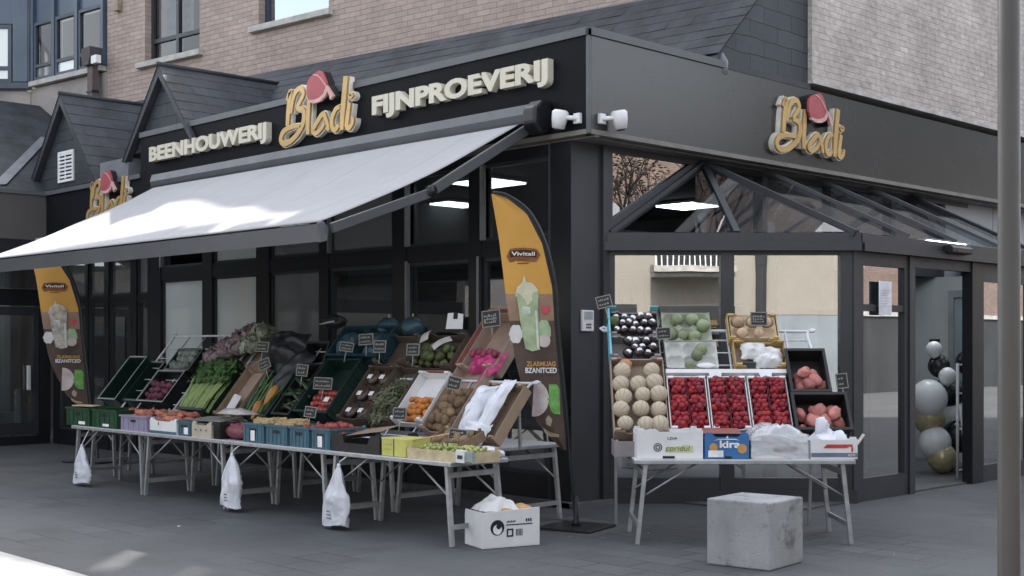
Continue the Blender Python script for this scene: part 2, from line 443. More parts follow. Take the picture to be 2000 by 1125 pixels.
# upper brick wall: local frame turned 6.3 degrees, origin at (0,3.2)
BR = T(0, 3.2, 0) @ RZ(6.33)
k_ = 1/math.cos(RAD(6.33))
W1 = (-12.2*k_, -10.66*k_, 6.6, 7.95); W2 = (-9.14*k_, -7.5*k_, 6.76, 7.95)
bp('brick_wall', wall_holes(-13.35*k_, -.3, 5.95, 8.02, [W1, W2], 0, .3), m_brick_l, BR)
prof = [(-13.4,8.02),(-13.4,10.74),(-12.6,9.95),(-11.5,8.85),(-10.75,8.32),(-10.2,8.45),(-8.94,8.85),(-8.44,9.22),(-7.9,9.66),(-7.41,9.92),(-6.94,10.46),(-6.07,10.9),(-5.9,17.5),(-.31,17.5),(-.31,8.02)]
bp('shadow_gable', MB().prism([(x*k_, z) for x, z in prof], .0, .3), m_brick_l, BR)  # unseen roofline, shaped to cut the sunlight across the awning
bp('shadow_canopy', MB().box(-13.4, -8.6, 0, .3, 10.75, 12.6).box(-8.599, -7.95, 0, .3, 10.95, 12.599).box(-7.6, -7.02, 0, .3, 11.2, 12.6).box(-6.75, -5.95, 0, .3, 11.2, 12.6).box(-7.95, -5.95, 0, .3, 12.601, 12.9), m_fascia, BR)  # added above the view to shade the pavement; slots pass sun streaks
bp('dormer_sun_blocker', MB().box(-10.5, -9.8, .01, .29, 8.2, 9.0), m_brick_l, BR)  # added out of view to keep sun off the dormer slope

def casement(holder, x0, x1, z0, z1, y, glassm, sash, mullions=(), rails=(), fw=.07, M=I4, back=None):
    """window frame part with its panes as sub-parts, in a wall opening"""
    mb = MB()
    mb.box(x0, x0+fw, y, y+.08, z0, z1); mb.box(x1-fw, x1, y, y+.08, z0, z1)
    mb.box(x0+fw, x1-fw, y, y+.08, z0, z0+fw); mb.box(x0+fw, x1-fw, y, y+.08, z1-fw, z1)
    xs = [x0+fw] + [c for mm in mullions for c in (mm-fw/2, mm+fw/2)] + [x1-fw]
    for mm in mullions: mb.box(mm-fw/2, mm+fw/2, y+.002, y+.078, z0+fw, z1-fw)
    panes = []
    for i in range(0, len(xs), 2):
        a, b_ = xs[i], xs[i+1]
        zs = [z0+fw] + [c for r in rails for c in (r-fw/2, r+fw/2)] + [z1-fw]
        for r in rails: mb.box(a, b_, y+.003, y+.077, r-fw/2, r+fw/2)
        for j in range(0, len(zs), 2): panes.append((a, b_, zs[j], zs[j+1]))
    fr = mb.build('window', sash, holder, M)
    for i, (a, b_, c, d) in enumerate(panes):
        g = glassm[i % len(glassm)] if isinstance(glassm, list) else glassm
        MB().quad((a, y+.04, c), (b_, y+.04, c), (b_, y+.04, d), (a, y+.04, d)).build('pane', g, fr)
    if back:
        MB().box(x0-.3, x1+.3, y+.9, y+.95, z0-.3, z1+.3).build('room_wall', back, fr)
    return fr
wn = casement(B, *W1[:2], W1[2], W1[3], .13, g_room, m_frame, [-11.45*k_], [6.98], M=BR, back=m_dark)
# pale curtain strips in the first window
cu = MB()
for x in (-12.05, -11.62):
    cu.grid(lambda u, v: (x*k_+.3*u, .36+.025*math.sin(u*20), 7.0+.93*v), 16, 1)
cu.build_each('curtain', mat('curtain', (.5,.5,.52), .9), wn)
casement(B, *W2[:2], W2[2], W2[3], .13, g_sky, mat('window_frame_blue_grey', (.04,.05,.07), .4), [], [7.32], M=BR, back=m_dark)
for wq in (W1, W2):
    bp('window_sill', MB().box(wq[0]-.16, wq[1]+.1, -.1, .12, wq[2]-.1, wq[2]-.002), m_stone, BR, bevel=.008)
bp('wall_sensor', MB().box(-13.1, -12.96, -.1, 0, 7.62, 7.85), mat('beige_box', (.3,.24,.19), .6), BR, bevel=.01)

# slates as stepped courses
def courses(p0, p1, q0, q1, n, lift=.010):
    """slates from the bottom edge p0-p1 up to the top edge q0-q1"""
    p0, p1, q0, q1 = map(Vector, (p0, p1, q0, q1))
    nr = (p1-p0).cross(q0-p0).normalized()
    mb = MB(); m = 10
    m = max(2, round((p1-p0).length/.36)); rr = random.Random(int(p0.x*10)+n)
    for i in range(n):
        a, b_ = i/n, (i+1)/n
        cuts = [0] + [min(1, max(0, (j+(.5 if i % 2 else 0)+rr.uniform(-.06,.06))/m)) for j in range(0 if i % 2 else 1, m)] + [1]
        for s0, s1 in zip(cuts, cuts[1:]):
            g = .0025/max(.2, (p1-p0).length)
            pts = []
            dz = lift*rr.uniform(.35, 1.)
            for s in (s0+g, s1-g):
                lo = (p0.lerp(q0, a)).lerp(p1.lerp(q1, a), s); hi = (p0.lerp(q0, b_)).lerp(p1.lerp(q1, b_), s)
                d2 = dz*rr.uniform(.7, 1.1)
                pts += [lo, lo + nr*d2, hi + nr*.0015]
            mb.add(pts, [(0,3,4,1), (1,4,5,2)])
    mb.add([p0-nr*.004, p1-nr*.004, q1-nr*.004, q0-nr*.004], [(0,1,2,3)])
    return mb
bp('slate_roof', courses((-9.6, 1.0, 4.85), (0, 2.13, 4.85), (-9.6, 2.13, 5.99), (0, 3.28, 5.99), 9), m_slate_x)
bp('slate_roof', courses((-13.6, .12, 4.18), (-9.0, .12, 4.18), (-13.6, 1.68, 5.95), (-9.0, 2.2, 5.95), 13), m_slate_x)
bp('flat_roof', MB().box(-8.9, -.06, .1, 3.4, 4.5, 4.56), m_lead)
bp('brick_wall', MB().box(-13.3*k_, -.3, .004, .3, 4.2, 5.948), m_conc, BR)
# slate wall above the right facade, then the brick wall
bp('slate_wall', MB().prism([(1.86,4.56),(3.93,4.56),(3.93,17),(3.31,17),(3.31,6.0)], -.25, -.03, 'x'), m_slate_y)
bp('brick_wall', MB().box(-.3, .03, 3.93, 26, 4.82, 17), m_brick_r)
bp('flashing', MB().box(-.2, .045, 3.93, 26, 4.765, 4.817), mat('pale_flashing', (.42,.40,.38), .6))
# closed volume behind the fronts
bpe('floor_slab', MB().box(-13.2, -.31, 3.55, 26, 4.25, 4.5).box(-12.1, -.45, .3, 3.54, 3.75, 4.45), m_dark)
bp('roof_slab', MB().box(-13.3, -.31, 3.6, 26, 8.1, 8.25), m_lead)
bp('rear_sun_blocker', MB().box(-28, -16.6, 4.6, 14, 0, 17), m_conc)  # unseen block added to stop sun patches on the wing roof
bp('rear_wall', MB().box(-13.2, -.31, 26, 26.3, 0, 14), m_conc)
bp('rear_wall', MB().box(-13.5, -13.21, 3.6, 26.3, 0, 4.5), m_conc)
bp('rear_wall', MB().box(-17.5, -17.2, -9.3, 4.5, 0, 4.1), m_conc)
bp('rear_wall', MB().box(-17.2, -12.4, -9.3, -9.05, 0, 4.1), m_conc)
bp('rear_wall', MB().box(-17.2, -13.25, 3.2, 3.5, 0, 6.0), m_conc)
bp('roof_outlet', MB().tube([(-.1, 2.22, 4.62), (-.02, 2.24, 4.66), (-.02, 2.24, 4.76), (-.1, 2.22, 4.9)], .05, 10), m_lead)
# fascias
fz = MB().box(-8.92, -.04, 0, .1, 3.77, 4.69)
fas = bp('fascia', fz, m_fascia)
MB().box(-8.94, -.03, -.02, .1, 4.692, 4.77).build('cap_trim', m_trim, fas)
MB().box(-8.92, -.03, -.008, .1, 3.72, 3.768).build('bottom_trim', m_soffit, fas)
fr_ = bp('fascia', MB().box(-.1, 0, .04, 18, 3.77, 4.69), m_fascia_r)
MB().box(-.1, .02, .03, 2.24, 4.692, 4.77).build('cap_trim', m_trim, fr_)
MB().box(-.1, .012, .03, 3.93, 4.692, 4.76).build('cap_trim', m_slate_edge, fr_).location.x = -.006
MB().box(-.1, .008, .03, 18, 3.72, 3.768).build('bottom_trim', m_soffit, fr_)
MB().box(-.0398, .003, -.003, .0398, 3.72, 4.69).build('corner_trim', m_trim, fr_, bevel=.01)
bpe('soffit', MB().box(-8.9, -.002, .102, .16, 3.70, 3.716).box(-.4, -.102, .162, 18, 3.70, 3.716), m_soffit)
lf = bp('fascia', MB().box(-12.13, -8.925, .02, .12, 3.36, 4.1), m_fascia)
MB().box(-12.13, -8.925, -.02, .12, 4.102, 4.17).build('cap_trim', m_trim, lf)
wf = bp('fascia', MB().box(-12.4, -12.132, -9, .12, 3.36, 4.1), mat('wing_panel', (.075,.07,.07), .5, 0, .1, 1.))
MB().box(-12.4, -12.1, -9, .0, 4.102, 4.17).build('cap_trim', m_trim, wf)
# wing roof with valley flashing
bp('slate_roof', courses((-12.13, .15, 4.17), (-12.13, -9, 4.17), (-15.6, 3.2, 6.24), (-15.6, -9, 6.24), 13, .02), m_rough_slate)
bp('valley_flashing', MB().add([(-12.2,-.85,4.22),(-12.2,-.62,4.25),(-14.1,.98,5.40),(-14.2,.86,5.42)], [(0,1,2,3)]), m_lead)
# gabled dormers
def dormer(xc, zb, hw, za, vent=False):
    g = bp('dormer', MB().prism([(xc-hw, zb), (xc+hw, zb), (xc, za)], .06, .12), m_slate_d)
    # roof slopes
    for s in (-1, 1):
        e = (za+.05-zb)/hw
        a = (xc+s*(hw+.1), -.06, zb-.1*e); r = (xc, -.06, za+.06)
        a2 = (xc+s*(hw+.1), 2.2, zb-.1*e); r2 = (xc, 2.2, za+.06)
        mb = courses(a, a2, r, r2, 9) if s > 0 else courses(a2, a, r2, r, 9)
        mb.build('roof_slope', m_slate_dm, g)
        # verge board
        d = Vector((xc+s*(hw+.1), 0, zb-.1*e)); u = Vector((xc, 0, za+.05))
        n_ = Vector((s*e, 0, 1)).normalized()*.12
        MB().prism([(d.x, d.z), (u.x, u.z), (u.x-n_.x*0, u.z-.16), (d.x-s*.1, d.z)], -.05, .05).build('verge_board', m_slate_edge, g)
    MB().tube([(xc, -.07, za+.07), (xc, 2.2, za+.07)], .035, 6).build('ridge_cap', m_slate_edge, g)
    if vent:
        v = MB(); x0, x1, z0, z1 = xc-.24, xc+.30, 4.28, 4.78
        v.box(x0, x0+.04, .03, .058, z0, z1); v.box(x1-.04, x1, .03, .058, z0, z1)
        v.box(x0+.04, x1-.04, .03, .058, z0, z0+.04); v.box(x0+.04, x1-.04, .03, .058, z1-.04, z1)
        for i in range(7): v.box(x0+.04, x1-.04, .035, .055, z0+.07+i*.06, z0+.1+i*.06)
        v.box((x0+x1)/2-.015, (x0+x1)/2+.015, .028, .034, z0+.04, z1-.04)
        v.build('vent_grille', m_white, g)
    return g
dormer(-11.49, 4.2, 1.22, 5.64, True)
dormer(-8.32, 4.5, .98, 5.62)
bpe('gutter_box', MB().box(-10.2, -9.3, .0, .3, 4.17, 4.45).box(-7.3, -6.2, .3, .5, 4.5, 4.7), m_lead)
# concrete wall under the oriel and the canted return
bp('concrete_wall', MB().box(-16.0, -13.36*k_, 0, .3, 4.2, 6.6), m_conc, BR)
CAN = T(-15.92, 1.43, 0) @ RZ(45.62)
bp('concrete_wall', MB().box(-3, 0, .0, .3, 4.2, 6.56), m_conc, CAN)

# blue oriel
O = bp('oriel', MB().box(-2.36*1, 0, -.02, .2, 8.0-.14, 11), m_blue, T(-13.42, 1.71, 0) @ RZ(6.33))
ox = [-2.36, -1.62, -.84, 0.02]
for i in range(3):
    casement(O, ox[i]+.06, ox[i+1]-.02, 6.72, 7.84, -.06, [g_frost2, g_room, g_frost, g_room, g_frost2, g_room][i*2:i*2+2], m_bluef, [], [7.0], fw=.06)
ob = MB()
for x in ox: ob.box(x-.02, x+.058 if x < 0 else x+.03, -.08, .1, 6.72, 9.2)
ob.build_each('mullion', m_blue, O)
MB().box(-2.4, .02, -.12, .1, 6.62, 6.71).build('sill', m_stone, O)
MB().box(-2.36, 0, .6, .65, 6.6, 8).build('room_wall', m_dark, O)
OC = CAN @ T(0, 0, 0)
# rounded blue corner then canted window
cr = MB()
cr.grid(lambda u, v: tuple((T(-15.92,1.43,0) @ Vector((.18*math.cos(RAD(-84+0*u))-.35+.42*u, -.1+.08*math.sin(u*3.14), 6.66+2.6*v)))), 6, 1)
crp = cr.build('corner_panel', m_blue, B)
P2 = thing  # (no extra object)
ow = MB().box(-2.6, -.3, -.06, .2, 7.86, 11); op_ = bp('oriel', ow, m_blue, CAN)
casement(op_, -2.4, -.34, 6.72, 7.84, -.08, [g_frost, g_frost], m_bluef, [-1.4], [7.0], fw=.07)
MB().box(-2.6, -.0, -.12, .1, 6.6, 6.71).build('sill', m_bluef, op_)
MB().box(-.32, .02, -.1, .1, 6.711, 9.2).build('corner_panel', m_blue, op_, bevel=.03)
MB().box(-2.4, -.3, .6, .65, 6.6, 8).build('room_wall', m_intl, op_)

# downpipe and hopper
D = thing('downpipe', 'brown rectangular downpipe with hopper head beside the blue bay windows', 'downpipe', T(-13.55, 1.6, 4.6))
MB().box(-.1, .1, -.12, .02, 0, 2.1).build('pipe', mat('brown_pipe', (.1,.075,.075), .6), D, bevel=.01)
MB().prism([(-.1,2.1),(.1,2.1),(.17,2.25),(.17,2.42),(-.17,2.42),(-.17,2.25)], -.2, .02).build('hopper', mat('dark_pipe', (.055,.05,.055), .6), D)
MB().box(-.12, .12, -.14, .0, 1.62, 1.65).build('bracket', m_black, D)
MB().box(.17, .36, -.18, -.08, 2.1, 2.24).build('overflow_spout', m_white, D)

# ------------------------------------------------------------------ left shopfront
fm = MB()
posts = [(-8.8,-8.53),(-7.37,-7.12),(-6.02,-5.72),(-4.62,-4.43),(-3.18,-2.93),(-1.86,-1.66),(-.62,-.332)]
for a, b_ in posts: fm.box(a, b_, .1, .26, 0, 3.70)
bpe('shopfront_post', fm, m_black)
le = MB()
for x in (-2.93, -1.66): le.box(x, x+.035, .08, .2, 2.77, 3.6)
for x in (-2.93, -1.72): le.box(x, x+.028, .085, .2, .3, 2.6)
le.box(-4.43, -4.4, .085, .2, 2.77, 3.2); le.box(-8.53, -8.5, .085, .2, 2.77, 3.1)
bpe('post_edge_trim', le, m_frame_l)
cols = [(posts[i][1], posts[i+1][0]) for i in range(len(posts)-1)]
tr_ = MB()
for a, b_ in cols: tr_.box(a, b_, .11, .25, 2.58, 2.76); tr_.box(a, b_, .11, .25, 0, .3); tr_.box(a, b_, .11, .25, 3.58, 3.70)
bpe('transom', tr_, m_black)
low_g = [g_frost, g_frost, g_frost2, g_dark, g_clear, g_clear]
up_g = [g_clear, g_frost, g_frost2, g_frost2, g_dark, g_dark]
for i, (a, b_) in enumerate(cols):
    for (z0, z1, g) in ((.3, 2.58, low_g[i]), (2.76, 3.58, up_g[i])):
        f = MB(); e = .035
        f.box(a, a+e, .14, .2, z0, z1); f.box(b_-e, b_, .14, .2, z0, z1)
        f.box(a+e, b_-e, .14, .2, z0, z0+e); f.box(a+e, b_-e, .14, .2, z1-e, z1)
        fo = bp('shop_window', f, m_frame)
        MB().quad((a+e,.17,z0+e),(b_-e,.17,z0+e),(b_-e,.17,z1-e),(a+e,.17,z1-e)).build('pane', g, fo)
# dark blind panel in the fifth window
bp('blind_panel', MB().box(-2.89, -1.9, .21, .23, 2.12, 2.54), m_dark)
# neighbouring front, further left
f2 = MB(); p2 = [(-12.13,-11.95),(-11.0,-10.9),(-10.35,-10.2),(-9.5,-9.32),(-8.98,-8.802)]
for a, b_ in p2: f2.box(a, b_, .14, .28, 0, 3.36)
f2.box(-12.13, -8.802, .15, .27, 3.2, 3.36)
for (a, b_), (c, d) in zip(p2, p2[1:]):
    f2.box(b_, c, .15, .27, 2.3, 2.4); f2.box(b_, c, .15, .27, 0, .25)
bpe('shopfront_post', f2, m_black)
for (a, b_), (c, d) in zip(p2, p2[1:]):
    for z0, z1, g in ((.25, 2.3, g_dark), (2.4, 3.2, g_frost2)):
        f = MB(); e = .03
        f.box(b_, b_+e, .17, .23, z0, z1); f.box(c-e, c, .17, .23, z0, z1); f.box(b_+e, c-e, .17, .23, z0, z0+e); f.box(b_+e, c-e, .17, .23, z1-e, z1)
        fo = bp('shop_window', f, m_frame)
        MB().quad((b_+e,.2,z0+e),(c-e,.2,z0+e),(c-e,.2,z1-e),(b_+e,.2,z1-e)).build('pane', g, fo)
# wing front (faces +x) with the glazed door
WG = T(-12.13, 0, 0) @ RZ(90)    # local X = +y, local Y = into the wing
wd = MB()
wd.box(-9, .1, .02, .2, 2.28, 2.55); wd.box(-9, .1, .02, .2, 3.1, 3.36); wd.box(-9, .1, .03, .2, 0, .14)
for a, b_ in ((-.08,.1),(-1.3,-1.2),(-2.6,-2.45),(-5,-4.8)): wd.box(a, b_, .01, .19, .14, 3.36)
bpe('shopfront_post', wd, m_black, WG)
dr = MB(); dr.box(-1.18, -1.08, .04, .1, .16, 2.26); dr.box(-.18, -.09, .04, .1, .16, 2.26); dr.box(-1.08, -.18, .04, .1, .16, .36); dr.box(-1.08, -.18, .04, .1, 2.12, 2.26)
do = bp('glazed_door', dr, m_frame, WG)
MB().quad((-1.08,.07,.36),(-.18,.07,.36),(-.18,.07,2.12),(-1.08,.07,2.12)).build('pane', g_clear, do)
MB().box(-.3, -.26, -.03, .03, .9, 1.3).build('door_handle', m_wplastic, do)
bp('shop_window', MB().quad((-1.18,.07,2.56),(-.1,.07,2.56),(-.1,.07,3.09),(-1.18,.07,3.09)), g_dark, WG)
bp('shop_window', MB().quad((-9,.07,.14),(-1.31,.07,.14),(-1.31,.07,2.28),(-9,.07,2.28)), g_dark, WG)
bp('interior_post', MB().box(-.95, -.52, .6, .7, .5, 2.2), m_intl, WG)
bpe('interior_post', MB().box(-.3, -.25, .4, .5, .1, .9).box(-1.2, .1, .8, .9, .3, .5), m_int, WG)
bp('interior_wall', MB().box(-9, .1, 1.6, 1.7, 0, 3.3), m_intl, WG)
bp('interior_ceiling', MB().box(-9, .1, .21, 1.59, 3.2, 3.3), m_int, WG)
l_ = thing('ceiling_light', 'added light panel brightening the room behind the far left glazed door', 'ceiling light', T(-12.9,-.9,3.05), 'lit ceiling panels inside the shop')  # invented fill light for the wing interior
MB().box(-.3,.3,-.3,.3,0,.03).build('diffuser', e_panel, l_)

# ------------------------------------------------------------------ interior of the shop
bp('interior_floor', MB().box(-12.0, -.4, .3, 8.5, .0, .02), mat('shop_floor', (.14,.14,.14), .4))
bp('interior_ceiling', MB().box(-12.0, -.45, .3, 8.5, 3.56, 3.62), m_dark)
bp('interior_wall', MB().box(-12.0, -.45, 6.0, 6.1, 0.02, 3.55), mat('shop_back_wall', (.11,.112,.115), .7, 0, .4, .6))
bp('interior_wall', MB().box(-12.0, -11.9, .3, 6.0, 0.02, 3.55), m_dark)
bp('interior_wall', MB().box(-4.5, -4.42, .4, 3.2, 0.02, 3.55), m_dark)
for x, y in ((-2.27,.8),(-4.35,2.05),(-5.83,2.9),(-2.2,4.4),(-8.2,2.0)):
    l_ = thing('ceiling_light', {-2.27:'square lit ceiling panel nearest the shop corner',-4.35:'square lit ceiling panel in the middle of the row of three',-5.83:'square lit ceiling panel farthest left behind the awning arm'}.get(x,'square lit ceiling panel deeper inside the shop'), 'ceiling light', T(x, y, 3.49), 'lit ceiling panels inside the shop')
    MB().box(-.32,.32,-.32,.32,.02,.05).build('frame', m_white, l_)
    MB().box(-.3,.3,-.3,.3,.0,.019).build('diffuser', e_panel, l_)
ct = thing('shop_counter', 'long dark counter with pale top inside the shop behind the glass', 'counter', T(-5.5, 4.2, 0))
MB().box(-3, 3, -.4, .4, 0.02, 1.0).build('base', m_dark, ct)
MB().box(-3.05, 3.05, -.45, .45, 1.001, 1.05).build('counter_top', m_int, ct)
sh = thing('wall_shelf', 'dark shelf of small bottles on the back wall seen through the corner window', 'shelf', T(-4.2, 5.8, 0))
for z in (1.2, 1.7, 2.2, 2.7): MB().box(-1.8, 1.8, -.2, .19, z, z+.03).build('shelf_board', m_int, sh)
for z in (1.23, 1.73, 2.23):
    for i in range(14):
        MB().lathe([(.04,0),(.045,.18),(.02,.24),(.02,.32)], 8).build('bottle', mat('dark_bottle%d' % (i%3), ((.03,.05,.03),(.08,.03,.02),(.1,.09,.07))[i%3], .2), sh, T(-1.65+i*.25, 0, z))
mb_ = thing('poster_frame', 'pale green framed board leaning inside the window left of the yellow flag', 'poster', T(-2.0, .5, 1.55) @ RX(-4))
MB().box(-.24,.24,0,.02,0,.5).build('board', mat('pale_board', (.25,.29,.28), .5), mb_)
MB().box(-.27,-.24,-.01,.03,-.03,.53).box(.24,.27,-.01,.03,-.03,.53).box(-.24,.24,-.01,.03,-.03,0).box(-.24,.24,-.01,.03,.5,.53).build('frame', m_frame_l, mb_)
wr = thing('window_ledge', 'low pale ledge with stacked white trays behind the corner window', 'ledge', T(-1.2, .8, 0))
MB().box(-.9,.9,0,.5,.02,1.15).build('cabinet', m_int, wr); MB().box(-.95,.95,-.02,.52,1.151,1.19).build('top', m_intl, wr)

# ------------------------------------------------------------------ right facade column and upper window
bp('column', MB().box(-.65, -.3305, .101, .66, 0, 3.70), m_col)
bp('column_edge', MB().box(-.6, -.29, .545, .63, 0, 3.70), m_frame)
bpe('plinth', MB().box(-8.8, -.3, .04, .098, 0, .06).box(-.62, -.24, .04, .66, 0, .05), mat('kerb_stone', (.11,.112,.118), .8, bump=.3))
RF = T(-.33, 0, 0) @ RZ(90)     # right facade frame: X = +y, Y = into the building
uf = MB(); uf.box(.64, .7, -.03, .1, 2.6, 3.7); uf.box(.7, 8.6, -.025, .1, 3.64, 3.7)
uf.prism([(.7,2.86),(.7,2.95),(1.99,3.638),(2.2,3.638),(.78,2.86)], -.03, .1)
bp('shop_window', uf, m_frame, RF)
uw = bp('shop_window', MB().prism([(.701,2.955),(1.98,3.637),(.701,3.637)], .0, .012), g_tri, RF)
# facade above the porch roof and beyond it
ff = MB()
for a in (3.4, 4.9, 6.4): ff.box(a, a+.1, -.02, .1, 2.85, 3.64)
ff.box(.78, 8.6, 0.002, .1, 2.6, 2.85)
bpe('facade_mullion', ff, m_frame, RF)
bp('shop_window', MB().quad((2.2,.05,2.85),(7.9,.05,2.85),(7.9,.05,3.64),(2.2,.05,3.64)), g_dark, RF)
bpe('facade_panel', MB().box(7.92, 9.4, -.02, .1, 0, 3.70).box(9.42, 11, -.02, .1, 0, 3.70).box(11.02, 18, -.02, .1, 0, 3.7), mat('pale_panel', (.33,.35,.38), .4, 0, .1, .7, spec=.6), RF)
# ------------------------------------------------------------------ glazed entrance porch
PA = T(-.33, .64, 0) @ RZ(45.62)       # canted side: X along it, Y inwards; 2.57 m long
PD = T(1.47, 2.475, 0) @ RZ(90)        # door side: X = +y, Y inwards
P = thing('entrance_porch', 'glazed entrance porch with grey frame, canted side and sloping glass roof', 'porch', T(-.33, .64, 0))
def pp(name, mb, m, M=I4, parent=None, **k):
    if parent is None: return mb.build(name, m, P, T(.33, -.64, 0) @ M, **k)
    return mb.build(name, m, parent, M, **k)
L1 = 2.572
bm_ = MB().box(-.03, L1+.05, -.08, .12, 2.615, 2.70); bm_.box(-.03, L1+.05, -.05, .12, 2.702, 2.80)
pp('eaves_beam', bm_, m_frame, PA)
bm_ = MB().box(.06, 4.3, -.08, .12, 2.615, 2.70); bm_.box(.06, 4.3, -.05, .12, 2.702, 2.80)
pp('eaves_beam', bm_, m_frame, PD)
END = T(1.47, 6.775, 0) @ RZ(135)
pp('eaves_beam', MB().box(0.05, 2.5, -.06, .12, 2.615, 2.80), m_frame, END)
# canted side posts, panes
pf = MB()
for a, b_ in ((.0,.085),(1.18,1.32),(2.42,L1+.0)): pf.box(a, b_, .0, .12, .14, 2.614)
for a, b_ in ((.085,1.18),(1.32,2.42)): pf.box(a, b_, .01, .11, .14, .26); pf.box(a, b_, .01, .11, 2.575, 2.614)
pf.box(-.02, L1+.02, -.02, .14, .0, .139)
for o_ in pf.build_each('window_frame', m_frame, P, T(.33,-.64,0) @ PA): pass
for a, b_ in ((.085,1.18),(1.32,2.42)):
    pp('window_pane', MB().quad((a,.06,.26),(b_,.06,.26),(b_,.06,2.575),(a,.06,2.575)), g_mirror, PA)
pp('inner_post', MB().box(1.67, 1.79, .16, .26, .14, 2.6), m_dark, PA)
pp('corner_post', MB().box(-.02, .13, .0, .12, 0, 2.614), m_frame, PD)
# door side
pd = MB()
pd.box(.13, .2, .02, .1, 0.0, 2.614); pd.box(1.06, 1.14, .02, .1, 0, 2.614)
pd.box(.2, 1.06, .02, .1, 0, .24); pd.box(.2, 1.06, .02, .1, 2.48, 2.614); pd.box(.2, 1.06, .03, .09, 2.0, 2.07)
pd.build_each('side_light_frame', m_frame, P, T(.33,-.64,0) @ PD)
for z0, z1 in ((.24, 2.0), (2.07, 2.48)):
    pp('side_light_pane', MB().quad((.2,.06,z0),(1.06,.06,z0),(1.06,.06,z1),(.2,.06,z1)), g_mirror, PD)
pp('door_jamb', MB().box(1.142, 1.26, .0, .12, 0, 2.614), m_frame_l if False else m_frame, PD)
pp('door_head', MB().box(1.26, 2.62, .02, .12, 2.5, 2.614), m_frame, PD)
pp('door_post', MB().box(2.62, 2.9, -.0, .13, 0, 2.614), m_black, PD)
pe = MB(); pe.box(2.902, 2.95, .02, .1, 0, 2.614); pe.box(4.2, 4.3, .02, .1, 0, 2.614); pe.box(2.95, 4.2, .02, .1, 0, .2); pe.box(2.95, 4.2, .02, .1, 2.4, 2.614)
pe.build_each('side_light_frame', m_frame, P, T(.33,-.64,0) @ PD)
pp('side_light_pane', MB().quad((2.95,.06,.2),(4.2,.06,.2),(4.2,.06,2.4),(2.95,.06,2.4)), g_mirror, PD)
# sliding door leaf slid aside behind the right side light
sd = pp('sliding_door', MB().box(2.80, 2.88, .15, .2, .03, 2.5).box(3.84, 3.92, .15, .2, .03, 2.5).box(2.88, 3.84, .15, .2, .03, .15).box(2.88, 3.84, .15, .2, 2.42, 2.5), m_frame, PD)
MB().quad((2.88,.175,.15),(3.84,.175,.15),(3.84,.175,2.42),(2.88,.175,2.42)).build('pane', g_clear, sd)
MB().box(2.825, 2.84, .11, .149, .95, 1.5).build('pull_handle', m_alu, sd)
pp('window_frame', MB().box(.05, 2.4, 0, .1, .0, .2).box(.05, .15, 0, .1, .2, 2.614).box(2.3, 2.4, 0, .1, .2, 2.614), m_frame, END)
pp('window_pane', MB().quad((.15,.05,.2),(2.3,.05,.2),(2.3,.05,2.6),(.15,.05,2.6)), g_mirror, END)
# roof: apex points on the wall, corners at the eaves
a0 = Vector((-.33,.66,2.81)); a1 = Vector((-.32,2.26,3.70)); b0 = Vector((1.5,2.44,2.81)); b1 = Vector((1.5,6.8,2.81)); c1 = Vector((-.32,6.9,3.70)); c0 = Vector((-.33,8.6,2.81))
def roofbar(p, q, w_, h_, off=0.):
    p = Vector(p); q = Vector(q); o = Vector((0,0,off)); return MB().bar(p+o, q+o, w_, h_)
for p, q, w_ in ((a0,a1,.12),(b0,a1,.10),(b1,c1,.10),(c0,c1,.12)): pp('hip_rafter', roofbar(p, q, w_*.85, .08, -.02), m_frame)
mid = a0.lerp(b0, .52)
pp('rafter', roofbar(mid, a1, .07, .07, -.02), m_frame)
for s in (.25,.5,.75):
    pp('rafter', roofbar(b0.lerp(b1, s), a1.lerp(c1, s), .04, .04, .025), m_trim)
pp('ridge_flashing', roofbar(a1, c1, .08, .06, .02), m_soffit)
pp('roof_pane', MB().add([a0,mid,a1], [(0,1,2)]), g_roof)
pp('roof_pane', MB().add([mid,b0,a1], [(0,1,2)]), g_roof)
for i in range(4):
    s0, s1 = i/4, (i+1)/4
    pp('roof_pane', MB().add([b0.lerp(b1,s0), b0.lerp(b1,s1), a1.lerp(c1,s1), a1.lerp(c1,s0)], [(0,1,2,3)]), g_roof)
pp('roof_pane', MB().add([b1,c0,c1], [(0,1,2)]), g_roof)
# vestibule inside
pp('floor', MB().box(-.38, 1.4, 1.2, 8, .006, .02), mat('vestibule_floor', (.1,.1,.105), .5, 0, .2, 3.))
pp('vestibule_wall', MB().box(-2.6, .95, 7.7, 7.8, 0.02, 2.6), m_intl)
l_ = thing('ceiling_light', 'added light panel brightening the doorway with the balloons', 'ceiling light', T(.35,6.1,2.92), 'lit ceiling panels inside the shop')  # fill light added to lift the dark vestibule
MB().box(-.3,.3,-.5,.5,0,.03).build('diffuser', e_panel, l_)
MB().box(-.34,.34,-.54,.54,.031,.05).build('frame', m_white, l_)
pp('vestibule_wall', MB().box(-1.3, -1.2, 5.2, 7.6, 0.02, 2.6), m_int)
idr = MB(); idr.box(-.12, -.04, 7.62, 7.69, .03, 2.4); idr.box(.85, .93, 7.62, 7.69, .03, 2.4); idr.box(-.04, .85, 7.62, 7.69, 2.3, 2.4); idr.box(-.04, .85, 7.62, 7.69, .03, .12)
ido = pp('inner_door', idr, m_frame_l)
MB().box(-.04, .85, 7.655, 7.665, .12, 2.3).build('panel', mat('blue_grey_panel', (.22,.26,.29), .4, 0, .15, .7), ido)
pp('light_switch', MB().box(-.42, -.28, 7.66, 7.699, 1.55, 1.72), m_black)
pp('light_switch', MB().box(-.4, -.28, 7.68, 7.699, 1.3, 1.48), m_wplastic)
blf = pp('roller_blind', MB().box(1.8, 2.38, .13, .15, 2.0, 2.6), mat('cream_blind', (.55,.52,.46), .8), PA)

